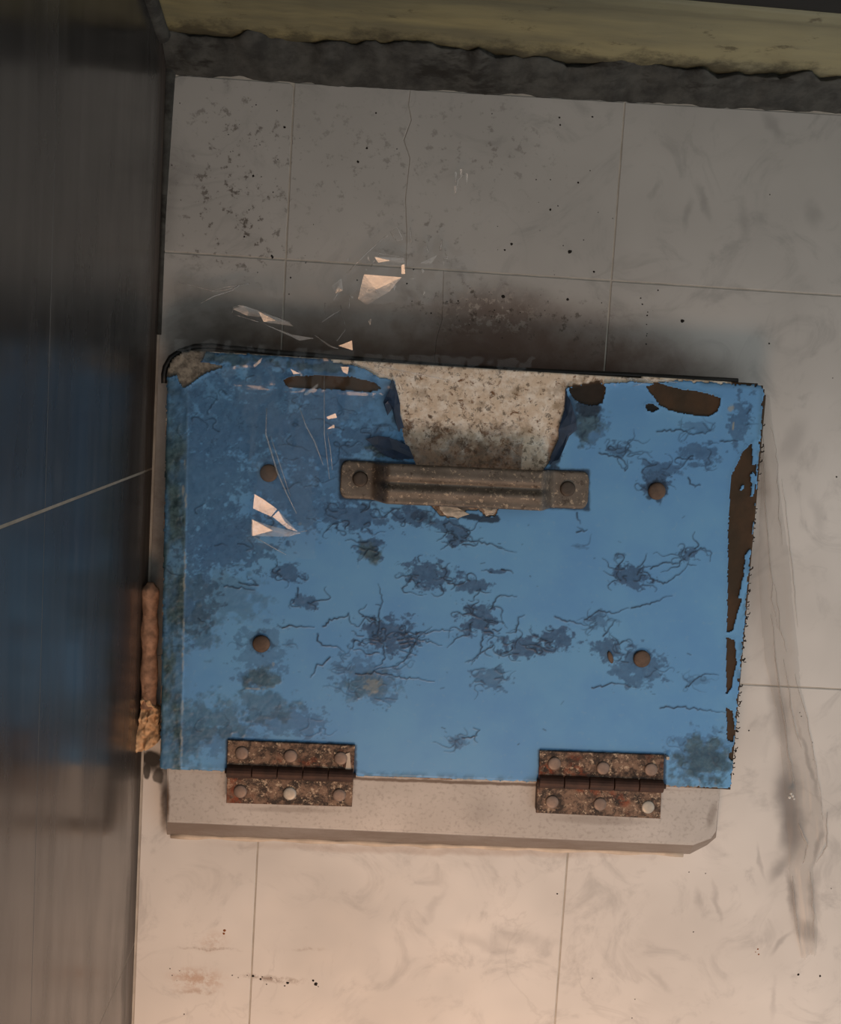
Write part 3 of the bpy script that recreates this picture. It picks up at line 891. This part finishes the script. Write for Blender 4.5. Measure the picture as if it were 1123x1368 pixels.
# lid plate (coarser grid) with the bare-metal colours
q = 2
Xp, Yp = X[::q, ::q], Y[::q, ::q]
pin = (DL < -.25 * mm)[::q, ::q]
brown = (sstep(1.2 * mm, .3 * mm, DB) + sstep(-.2 * mm, .2 * mm, -(np.where(X > at(930, 560, ZL).x, 1, -1)) * 1.0))
brown = np.clip(np.where((DB < 1.2 * mm) | (X > at(962, 700, ZL).x), 1, 0) * 1.0, 0, 1)
greym = np.where(DT < 2 * mm, 1.0, 0)
warm = sstep(-.02, -.055, Y + wx2 * .04 - at(600, 520, ZL).y + .0) * 0
yb1 = at(640, 535, ZL).y; yb2 = at(640, 625, ZL).y
warm = np.clip(sstep(yb1, yb2, Y + wx2 * .03), 0, 1) * .75
warm[np.abs(X - at(716, 580, ZL).x) < .008] *= .3
holeblk = np.clip(sstep(.8 * mm, -.4 * mm, sdist(BR_T[3], X, Y)) + .7 * sstep(.5 * mm, -.5 * mm, sdist(BR_T[1], X, Y)), 0, 1)
Zp = ZL - .0004 + (fbm(Xp * 300, Yp * 300, 130) - .5) * .0004
pat = np.stack([brown, greym, warm, holeblk], -1)[::q, ::q]
lid = hpart('lid', grid_sheet('lid', Xp, Yp, Zp, cell(pin), ZL - .0004 - ZB - .0002, pat), M_PLATE, None, True)
lid['label'] = 'lid plate of pale corroded metal with brown glue'
film = hpart('blue_sheet', grid_sheet('blue_sheet', X, Y, Z, cell(film_on), .0007, attr), M_FILM, lid, True)
film['label'] = 'torn and cracked blue sheet'

# frayed fibres along the right rim of the lid
bm = bmesh.new()
for _ in range(90):
    t = random.random() ** .8
    p = L_TR.lerp(L_BR, .06 + .9 * t); a = random.gauss(.1, .9); l = random.uniform(.5, 2.6) * mm
    p = p + Vector((-.0003, random.uniform(-1, 1) * mm, -random.uniform(.0004, .004)))
    tube_bm(bm, [p, p + Vector((l * .6 * math.cos(a), l * .6 * math.sin(a), .0002)), p + Vector((l * math.cos(a + .5), l * math.sin(a + .5), .0003))], random.uniform(.2, .45) * mm, 5)
fr = hpart('frayed_rim', bm, M_DIRT, lid); fr['kind'] = 'stuff'

# rivets through the lid
rv = dome_bm(.0053, .0016); rvm = bpy.data.meshes.new('rivet'); bmesh.ops.recalc_face_normals(rv, faces=rv.faces); rv.to_mesh(rvm); rv.free(); rvm.materials.append(M_RRIVET)
for (x, y) in ((359, 632), (877, 656), (349, 860), (857, 880)):
    o = obj('rivet', rvm, None, None, True); o.parent = lid; o.location = at(x, y, ZL + .0009)
bm = dome_bm(.0022, .0012)
bmesh.ops.scale(bm, vec=(.7, 1.8, 1), verts=bm.verts); bmesh.ops.rotate(bm, cent=(0, 0, 0), matrix=Matrix.Rotation(.35, 3, 'Z'), verts=bm.verts)
o = obj('blister', bpy.data.meshes.new('blister'), None, None, True); bm.to_mesh(o.data); bm.free(); o.data.materials.append(M_RRIVET)
o.parent = lid; o.location = at(815, 878, ZL + .0007)

# curled scraps of sheet by the tear
def scrap(pts, zs_, mat, name='torn_scrap', thick=.0006, parent=lid):
    bm = bmesh.new()
    t = [bm.verts.new(at(x, y, ZL + z)) for (x, y), z in zip(pts, zs_)]
    c = bm.verts.new(sum((v.co for v in t), Vector()) / len(t) + Vector((0, 0, .0008)))
    n = len(t); fs = [bm.faces.new((t[i], t[(i + 1) % n], c)) for i in range(n)]
    bmesh.ops.subdivide_edges(bm, edges=bm.edges[:], cuts=1, use_grid_fill=True)
    for v in bm.verts: v.co += Vector((random.gauss(0, 1), random.gauss(0, 1), random.gauss(0, .6))) * .00045
    bmesh.ops.recalc_face_normals(bm, faces=bm.faces)
    bmesh.ops.solidify(bm, geom=bm.faces[:], thickness=thick)
    return hpart(name, bm, mat, parent, False)


M_SCRAP = simple('dark_blue_scrap', srgb(40, 62, 92), .45, 0, .4, 160, .4)
scrap([(526, 507), (533, 540), (538, 570), (533, 575), (526, 545), (519, 535), (512, 538), (519, 520)], [.001, .002, .002, .006, .006, .005, .004, .003], M_SCRAP)
scrap([(756, 520), (762, 536), (768, 556), (771, 574), (760, 584), (745, 612), (735, 620), (741, 600), (752, 582), (764, 574)], [.001, .0025, .003, .003, .003, .003, .001, .001, .001, .001], M_SCRAP)
M_PALES = simple('pale_metal_scrap', srgb(226, 210, 190), .6, 0, .5, 240, .4)
scrap([(585, 676), (610, 678), (626, 686), (612, 692), (598, 690), (590, 684)], [.001, .002, .003, .003, .002, .0015], M_PALES)
scrap([(644, 678), (664, 678), (663, 687), (654, 690), (647, 686)], [.001, .002, .003, .003, .001], M_PALES)
scrap([(488, 585), (520, 584), (545, 596), (552, 612), (530, 614), (505, 604)], [.001, .003, .003, .002, .001, .003], M_SCRAP)

# black rubber seal looking out at the far left corner
bm = bmesh.new()
gp = [(219, 512), (219, 500), (221, 490), (228, 478), (241, 469), (260, 463), (283, 462), (305, 465), (330, 467), (370, 471), (420, 475), (500, 482), (620, 491), (720, 496), (840, 501), (930, 506), (985, 509)]
tube_bm(bm, [at(x, y, .026) for x, y in gp], .0017, 10)
hpart('seal', bm, M_RUBBER, None, True)['label'] = 'black rubber seal under the lid'

# ---- handle
ha, hb = at(455, 640, ZL), at(785, 655, ZL)
hd = (hb - ha).normalized(); hn = Vector((-hd.y, hd.x, 0)); HLn = (hb - ha).length
W2 = 25.5 * sc; H = .017
ns, nc = 150, 25
V = []
for i in range(ns):
    s = HLn * i / (ns - 1)
    e0, e1 = HLn * (500 - 455) / 330, HLn * (735 - 455) / 330
    rise = .0065
    up = float(sstep(e0 - .002, e0 + rise + .002, np.array(s)) * sstep(e1 + .002, e1 - rise - .002, np.array(s)))
    r = .0042; de = min(s, HLn - s)
    wi = W2 if de >= r else W2 - r + math.sqrt(max(0, r * r - (r - de) ** 2))
    wi *= 1 + .04 * up
    for k in range(nc):
        c = -1 + 2 * k / (nc - 1)
        rib = .0022 * (math.exp(-((c - .05) / .16) ** 2) * -1.0 + .4 * math.exp(-((c - .45) / .22) ** 2) + .75 * math.exp(-((c + .32) / .24) ** 2)) * up
        edge = -.0011 * max(0, (abs(c) - .86) / .14) ** 2
        p = ha + hd * s + hn * (c * wi)
        V.append((p.x, p.y, ZL + .0020 + H * up + rib + edge))
V = np.array(V); idx = np.arange(ns * nc).reshape(ns, nc)
F = np.stack([idx[:-1, :-1], idx[:-1, 1:], idx[1:, 1:], idx[1:, :-1]], -1).reshape(-1, 4)
me = np_mesh('handle', V, F)
bm = bmesh.new(); bm.from_mesh(me)
bmesh.ops.recalc_face_normals(bm, faces=bm.faces)
if sum(f.normal.z for f in bm.faces) < 0: bmesh.ops.reverse_faces(bm, faces=bm.faces)
bmesh.ops.solidify(bm, geom=bm.faces[:], thickness=.0018)
handle = hpart('handle', bm, M_HANDLE, None, True); handle['label'] = 'grey ribbed metal strap handle'
bv = dome_bm(.0046, .0014); bvm = bpy.data.meshes.new('bolt'); bmesh.ops.recalc_face_normals(bv, faces=bv.faces); bv.to_mesh(bvm); bv.free(); bvm.materials.append(M_BOLT)
for (x, y) in ((481, 640), (758, 653)):
    o = obj('bolt', bvm, None, None, True); o.parent = handle; o.location = at(x, y, ZL + .0022)

# ---- hinges
kr = dome_bm(.0041, .0012); krm = bpy.data.meshes.new('hinge_rivet'); bmesh.ops.recalc_face_normals(kr, faces=kr.faces); kr.to_mesh(krm); kr.free(); krm.materials.append(M_RIVET)
krl = krm.copy(); krl.materials.clear(); krl.materials.append(M_RIVETL)


def hinge(ul, ur, ll, lr, rivets, pale, label):
    zt = ZL + .0022; zb = ZB + .0066
    A, Bq, C, D = at(*ul, zt), at(*ur, zt), at(*ll, zb), at(*lr, zb)
    f = .47
    ml, mr = A.lerp(C, f), Bq.lerp(D, f)
    zc = ZL + .0022; ml.z = mr.z = zc
    d = (mr - ml).normalized(); n = Vector((-d.y, d.x, 0)); Ln = (mr - ml).length
    # pin is the hinge's own mesh
    bm = bmesh.new(); tube_bm(bm, [ml - d * .001, mr + d * .0015], .0016, 12)
    h = hpart('hinge', bm, M_KNUCK, None, True); h['label'] = label
    kr_ = .0041
    for k in range(5):
        bm = bmesh.new()
        a = ml + d * (Ln * k / 5 + .0002); b = ml + d * (Ln * (k + 1) / 5 - .0002)
        tube_bm(bm, [a, a + d * .0003, b - d * .0003, b], [kr_ * .9, kr_, kr_, kr_ * .9], 16)
        hpart('knuckle', bm, M_KNUCK, h, False)
    for (p0, p1, p2, p3, z, lo) in ((A, Bq, mr, ml, zt, ZL + .0006), (ml, mr, D, C, zb, ZB + .0001)):
        bm = prism_bm([p0[:2], p1[:2], p2[:2], p3[:2]][::-1], lo if z == zt else z - .0022, z, .0003)
        hpart('leaf', bm, M_RUST, h)
    for k, (x, y) in enumerate(rivets):
        z = zt if k < 3 else zb
        o = obj('rivet', krl if k == pale else krm, None, None, True); o.parent = h; o.location = at(x, y, z)
    # leaf spacer under the lower leaf
    bm = prism_bm([ml.lerp(C, .15)[:2], mr.lerp(D, .15)[:2], mr.lerp(D, .95)[:2], ml.lerp(C, .95)[:2]], ZB - .0002, zb - .0021)
    hpart('packing', bm, M_KNUCK, h)
    return h


hinge((304, 989), (474, 996), (302, 1073), (470, 1078), ((323, 1006), (388, 1010), (455, 1013), (321, 1057), (387, 1060), (453, 1062)), 4, 'left rusty hinge with one clean rivet')
hinge((721, 1003), (887, 1009), (716, 1086), (882, 1094), ((740, 1020), (805, 1026), (869, 1028), (737, 1071), (801, 1074), (865, 1078)), 5, 'right rusty hinge with orange rust')
# pale chip of paint on the left hinge
bm = prism_bm([at(x, y, ZL + .0022)[:2] for x, y in ((461, 1007), (467, 1005), (469, 1029), (461, 1029), (463, 1016))], ZL + .0020, ZL + .0028)
hpart('paint_chip', bm, M_SEAL)
bm = prism_bm([at(x, y, ZL + .0022)[:2] for x, y in ((889, 1010), (893, 1010), (893, 1014), (889, 1014))], ZL + .0002, ZL + .0040)
hpart('pin_end', bm, M_RIVETL)

# ------------------------------------------------------------------ paper stuffed between hatch and wall
pp = []
for i in range(60):
    y = 778 + (945 - 778) * i / 59
    pp.append(at(201 - 2.5 * i / 59, y, .017))
bm = bmesh.new()
rad = [(.0050 + .0012 * math.sin(i * .33) * .4) * min(1, .35 + i / 5) for i in range(60)]
tube_bm(bm, pp, rad, 26)
for v in bm.verts:
    nz = float(fbm(np.array(v.co.x * 500 + v.co.z * 300), np.array(v.co.y * 260 + v.co.z * 180), 140)) - .5
    v.co.z += nz * .003; v.co.x += nz * .0016
paper = bm_obj('paper_wad', bm, M_PAPER, None, True)
thing(paper, 'rolled brown paper wad stuffed in the gap between the blue hatch and dark wall', 'paper')
bm = bmesh.new()
out = [(190, 930), (196, 925), (203, 940), (211, 948), (211, 970), (212, 990), (203, 998), (192, 1003), (180, 1005), (180, 985), (186, 965)]
n = 14
poly = np.array([at(x, y, .02)[:2] for x, y in out])
gx, gy = np.meshgrid(np.linspace(poly[:, 0].min(), poly[:, 0].max(), 34), np.linspace(poly[:, 1].min(), poly[:, 1].max(), 60))
gz = .0165 + .006 * (1 - np.abs(2 * fbm(gx * 180, gy * 140, 150, 3) - 1)) + .004 * (fbm(gx * 400, gy * 300, 155) - .5)
gxx = gx
pend = obj('crumpled_end', grid_sheet('crumpled_end', gxx, gy, gz, cell(sdist(poly, gx, gy) < .0004), .009), M_PAPER2, paper, False)
pend['label'] = 'lighter torn crumpled end'

# ------------------------------------------------------------------ clear plastic film over the far left part of hatch
lampv = Vector(LAMP); camv = Vector(CAM)
outl = ats([(224, 368), (330, 364), (420, 424), (455, 372), (525, 303), (600, 308), (640, 350), (610, 440), (720, 486), (700, 498), (560, 505), (500, 530), (430, 590), (424, 690), (420, 742), (385, 744), (335, 716), (338, 600), (300, 500), (224, 470)], .02)
st = .0016
gx, gy = np.meshgrid(np.arange(outl[:, 0].min(), outl[:, 0].max(), st), np.arange(outl[:, 1].min(), outl[:, 1].max(), st))
sd = sdist(outl, gx, gy) + (fbm(gx * 70, gy * 70, 160) - .5) * .010 + (fbm(gx * 300, gy * 300, 165) - .5) * .004
tl, tr = L_TL, L_TR
ylid = tl.y + (tr.y - tl.y) * (gx - tl.x) / (tr.x - tl.x)
tb = gy - ylid
bz = .0025 + (ZL + .0036 - .0025) * sstep(.036, .004, tb)
rid = lambda f, s: 1 - np.abs(2 * fbm(gx * f, gy * f * .8, s, 3) - 1)
cr = .0035 * rid(45, 170) ** 2 + .0015 * rid(110, 175) + .0008 * rid(260, 178)
calm = np.where(tb < -.02, .35, 1.0)
gz = bz + cr * calm
me = grid_sheet('plastic_film', gx, gy, gz, cell(sd < 0), 0)
pf = obj('plastic_film', me, M_CLEAR, None, False)
thing(pf, 'crumpled clear plastic film lying over the far left edge of the blue hatch and tiles', 'plastic film')


def hz(x, y, lift=.004):
    p = at(x, y, ZL); yl = tl.y + (tr.y - tl.y) * (p.x - tl.x) / (tr.x - tl.x); t = p.y - yl
    return float(.006 + (ZL + .0035 - .006) * sstep(.036, .004, np.array(t))) + lift


def facet(pts, bend=.0, jit=0.05, lift=.002):
    """small flat fold of film, leaning towards the lamp the way the photo's bright folds do"""
    cx = sum(p[0] for p in pts) / len(pts); cy = sum(p[1] for p in pts) / len(pts)
    c = at(cx, cy, hz(cx, cy, lift))
    n = ((lampv - c).normalized() + (camv - c).normalized()).normalized()
    n = (n + Vector((random.gauss(0, jit), random.gauss(0, jit), 0))).normalized()
    vs = []
    bm = bmesh.new()
    for (x, y) in pts:
        # where the sight line of the surveyed point meets the leaning plane
        q = at(x, y, c.z); d = (q - camv)
        tt = (c - camv).dot(n) / d.dot(n)
        vs.append(bm.verts.new(camv + d * tt))
    lo = min(v.co.z for v in vs); need = (hz(cx, cy, 0) - .0005) - lo
    cv = bm.verts.new(sum((v.co for v in vs), Vector()) / len(vs) + n * bend)
    for i in range(len(vs)): bm.faces.new((vs[i], vs[(i + 1) % len(vs)], cv))
    if need > 0:
        for v in bm.verts: v.co.z += need
    bm_obj('fold', bm, M_FOLD, pf)


def ridge(pts, wd=1.3, lift=.0015):
    bm = bmesh.new()
    tube_bm(bm, [at(x, y, hz(x, y, lift)) for x, y in pts], wd * sc, 8, taper=True, flat=.9)
    bm_obj('fold', bm, M_FOLD, pf, True)


facet([(311, 413), (325, 408), (345, 415), (352, 424), (330, 422)], .0003)
facet([(345, 416), (385, 430), (392, 436), (352, 430)], .0003)
facet([(350, 432), (392, 448), (420, 452), (400, 455)], .0004, .12)
facet([(452, 462), (470, 455), (471, 468)], 0)
facet([(486, 367), (536, 371), (520, 390), (490, 408), (478, 400)], .0002, .04)
facet([(500, 343), (540, 345), (540, 352), (505, 351)], .0004, .08)
facet([(536, 354), (540, 353), (541, 366), (536, 366)], 0)
facet([(340, 660), (352, 667), (370, 680), (362, 690), (338, 679)], .0001, .03)
facet([(364, 690), (372, 682), (386, 697), (398, 710), (384, 706)], .0002, .06)
facet([(337, 694), (360, 702), (402, 712), (385, 717), (337, 716)], .0004, .25)
facet([(436, 557), (448, 552), (450, 558), (438, 560)], 0); facet([(437, 573), (446, 567), (447, 572)], 0)
facet([(388, 493), (400, 499), (392, 500)], 0); facet([(398, 494), (404, 501), (402, 503)], 0)
facet([(338, 488), (350, 478), (348, 484), (340, 491)], 0); facet([(405, 527), (425, 512), (424, 517), (410, 528)], 0, .12)
facet([(442, 382), (456, 372), (458, 388), (448, 392)], .0003, .12)
facet([(560, 352), (585, 340), (575, 353)], .0003, .12)
facet([(455, 490), (466, 490), (464, 500), (458, 497)], 0, .08)
for _ in range(16):
    x, y = random.uniform(435, 600), random.uniform(315, 455)
    if y > 300 + (600 - x) * .0 and abs(y - (700 - .7 * x)) < 90:
        a = random.random() * 6; r = random.uniform(2.5, 7)
        facet([(x + r * math.cos(a), y + r * math.sin(a)), (x + r * .6 * math.cos(a + 1.7), y + r * .6 * math.sin(a + 1.7)), (x + r * math.cos(a + 3.4), y + r * math.sin(a + 3.4))], 0, .15)
for x, y in ((607, 238), (614, 234), (622, 240), (606, 256)): facet([(x, y - 8), (x + 3, y - 7), (x + 1, y + 8)], 0, .12, .0005)
for p in ([(238, 377), (262, 383), (285, 389), (300, 388), (333, 378)], [(268, 405), (285, 396), (310, 388), (318, 381)], [(283, 388), (305, 383), (333, 379)], [(310, 418), (311, 411), (320, 408), (345, 415), (388, 431)], [(312, 420), (345, 430)], [(420, 448), (440, 462), (452, 466)],
          [(463, 365), (490, 338), (515, 315)], [(455, 385), (445, 402)], [(434, 405), (434, 420)], [(520, 310), (530, 303), (538, 320), (530, 322), (521, 310)], [(548, 304), (549, 326)], [(566, 322), (572, 338)], [(495, 357), (506, 338), (538, 344)], [(455, 408), (460, 434)], [(467, 395), (466, 412)],
          [(356, 545), (355, 580), (370, 630), (383, 660), (396, 686)], [(361, 582), (372, 615), (388, 664)], [(400, 545), (409, 570), (420, 590), (432, 622)], [(437, 578), (441, 600), (444, 628)], [(433, 500), (433, 580), (440, 640)], [(337, 716), (362, 730), (382, 741)], [(336, 694), (336, 716)], [(398, 711), (410, 709)], [(590, 320), (588, 335)], [(594, 338), (598, 345), (592, 346)], [(430, 430), (445, 420), (455, 414)],
          [(470, 485), (510, 500), (528, 508)], [(500, 488), (560, 500), (600, 508)], [(450, 455), (462, 440)], [(620, 232), (612, 240), (607, 262)], [(830, 505), (880, 508), (905, 511)], [(845, 516), (872, 508)]):
    ridge(p, random.uniform(.7, 1.3))
# ------------------------------------------------------------------ clear strip lying right of the hatch
Lft = [(1012, 520), (1014, 640), (1009, 760), (1016, 880), (1036, 960), (1044, 1040), (1052, 1120), (1050, 1160), (1060, 1235), (1070, 1290)]
Rgt = [(1030, 530), (1042, 640), (1060, 770), (1076, 900), (1091, 985), (1105, 1080), (1106, 1128), (1090, 1160), (1096, 1230), (1092, 1285)]
nu, nv = 46, 220
t = np.linspace(0, 1, nv)
cl = np.array([at(*p, .004)[:2] for p in Lft]); cr_ = np.array([at(*p, .004)[:2] for p in Rgt]); ti = np.linspace(0, 1, len(Lft))
lx, ly = np.interp(t, ti, cl[:, 0]), np.interp(t, ti, cl[:, 1]); rx_, ry_ = np.interp(t, ti, cr_[:, 0]), np.interp(t, ti, cr_[:, 1])
u = np.linspace(0, 1, nu)
GX = lx[:, None] * (1 - u) + rx_[:, None] * u; GY = ly[:, None] * (1 - u) + ry_[:, None] * u
fold = 1 - np.abs(2 * fbm(u[None, :] * 5 + t[:, None] * 2.2, t[:, None] * 4 + 0 * u[None, :], 180, 3) - 1)
GZ = .0026 + .0016 * fold ** 2 * np.sin(np.pi * np.clip(u, .02, .98))[None, :] ** .4 + .0006 * fbm(GX * 150, GY * 60, 185)
ps = obj('plastic_strip', grid_sheet('plastic_strip', GX, GY, GZ, cell((u[None, :] > .10 * fbm(t[:, None] * 9, 0 * u[None, :], 190)) & (u[None, :] < 1 - .22 * fbm(t[:, None] * 7 + 5, 0 * u[None, :], 195)) & (t[:, None] < 1 - .03 * fbm(u[None, :] * 6, t[:, None] * 0, 197))), 0), M_STRIP, None, True)
thing(ps, 'wrinkled dull clear plastic strip lying on the tiles right of the hatch', 'plastic strip')

M_SFOLD = m_clear('creased_dull_film', .30, .35, (.46, .40, .34, 1), .8)
for p in ([(1030, 570), (1038, 620), (1040, 680), (1046, 740)], [(1018, 560), (1020, 650), (1028, 760), (1040, 860)], [(1044, 640), (1054, 720), (1061, 790), (1066, 850)], [(1035, 780), (1042, 840), (1052, 880)], [(1030, 820), (1040, 920), (1052, 1000), (1062, 1060)], [(1060, 900), (1078, 960), (1092, 1040), (1100, 1110)],
          [(1104, 1085), (1105, 1130), (1086, 1158)], [(1066, 1100), (1078, 1130), (1070, 1160)], [(1058, 1170), (1062, 1220), (1070, 1270)], [(1082, 1165), (1086, 1220), (1088, 1270)], [(1046, 880), (1058, 960), (1072, 1010)]):
    r = []
    for (x1, y1), (x2, y2) in zip(p, p[1:]):
        for i in range(5): r.append(at(x1 + (x2 - x1) * i / 5 + random.gauss(0, .8), y1 + (y2 - y1) * i / 5, .0042))
    bm = bmesh.new(); tube_bm(bm, r, random.uniform(.6, 1.3) * sc, 8, taper=True, flat=.8)
    bm_obj('fold', bm, M_SFOLD, ps, True)

# ------------------------------------------------------------------ dirt specks on the tiles
def specks(name, pts, mat, label):
    bm = bmesh.new()
    for (x, y, r) in pts:
        c = at(x, y, .002); k = random.randint(6, 9); r = r * sc; a0 = random.random() * 6
        tv = [bm.verts.new((c.x + r * random.uniform(.6, 1.15) * math.cos(a0 + 6.283 * i / k), c.y + r * random.uniform(.6, 1.15) * math.sin(a0 + 6.283 * i / k), .0018)) for i in range(k)]
        ap = bm.verts.new((c.x, c.y, .0018 + r * .45))
        for i in range(k): bm.faces.new((tv[i], tv[(i + 1) % k], ap))
        bm.faces.new(tv[::-1])
    o = bm_obj(name, bm, mat); thing(o, label, 'dirt', kind='stuff')
    return o


known = [(342, 140, 2), (502, 151, 2.5), (513, 166, 1.5), (478, 216, 3), (490, 198, 3), (338, 235, 3), (349, 236, 2), (371, 213, 2), (380, 170, 3), (326, 316, 2.5), (364, 343, 3), (530, 199, 2), (747, 157, 2.5), (748, 167, 2.5), (791, 156, 2.5), (657, 152, 2), (788, 228, 2), (772, 244, 2.5), (735, 240, 2), (716, 240, 2), (735, 280, 3), (745, 275, 2), (674, 334, 2.5), (683, 326, 3), (761, 336, 4), (752, 328, 2), (793, 363, 3), (758, 400, 3), (672, 396, 4),
         (911, 429, 4), (865, 417, 2), (864, 446, 2), (1028, 260, 2), (1027, 459, 2.5), (363, 342, 3), (344, 364, 2), (388, 371, 2.5), (386, 393, 2), (310, 360, 1.5), (744, 1194, 2.5), (926, 1245, 2.2), (848, 1335, 2), (844, 1360, 2), (1068, 952, 2), (1070, 957, 2), (1085, 992, 1.8), (1086, 1015, 1.6), (1000, 976, 2.5), (1110, 1187, 2), (1066, 1302, 3), (1095, 1304, 3), (920, 1165, 2), (942, 1167, 2), (791, 1307, 2), (1112, 505, 2), (1117, 637, 2.5), (246, 1355, 2.2), (356, 1315, 2), (384, 1313, 3.5), (422, 1315, 4), (350, 1305, 2), (330, 1303, 2), (227, 1294, 2), (230, 1303, 2), (338, 1304, 3), (348, 1308, 3), (362, 1306, 2), (418, 1310, 3), (425, 1318, 2), (380, 1317, 2.4), (310, 1303, 2.2), (318, 1306, 2), (240, 1297, 1.8), (236, 1310, 1.6)]
for _ in range(150):
    r = random.random()
    if r < .40: known.append((random.gauss(335, 45), random.gauss(225, 60), random.uniform(.7, 2)))
    elif r < .65: known.append((random.gauss(700, 70), random.gauss(250, 70), random.uniform(.7, 2)))
    else: known.append((random.gauss(690, 90), random.gauss(420, 26), random.uniform(.7, 2.4)))
known = [p for p in known if p[0] > 226 and (p[1] > 112 + (p[0] - 227) * .06) and not (p[1] > 462 and 212 < p[0] < 1000 and p[1] < 1100)]
specks('dirt_specks', known, M_DIRT, 'scattered black dirt specks on the white floor tiles')
specks('rust_crumbs', [(1012, 1268, 2.6), (1013, 1275, 2.6), (1009, 1272, 2), (300, 1243, 3.5), (299, 1247, 3)], M_OCHRE, 'few orange rust crumbs on the near floor tiles')
bm = bmesh.new()
for (x, y, r) in ((1051, 1062, 2.4), (1055, 1060, 2.4), (1053, 1057, 2), (1057, 1064, 1.6)):
    c = at(x, y, .004); bmesh.ops.create_icosphere(bm, subdivisions=1, radius=r * sc, matrix=Matrix.Translation((c.x, c.y, .0085)))
fk = bm_obj('plaster_crumb', bm, simple('white_plaster', srgb(240, 238, 232), .7))
thing(fk, 'small white crumb lying on the plastic strip right of the hatch', 'crumb')
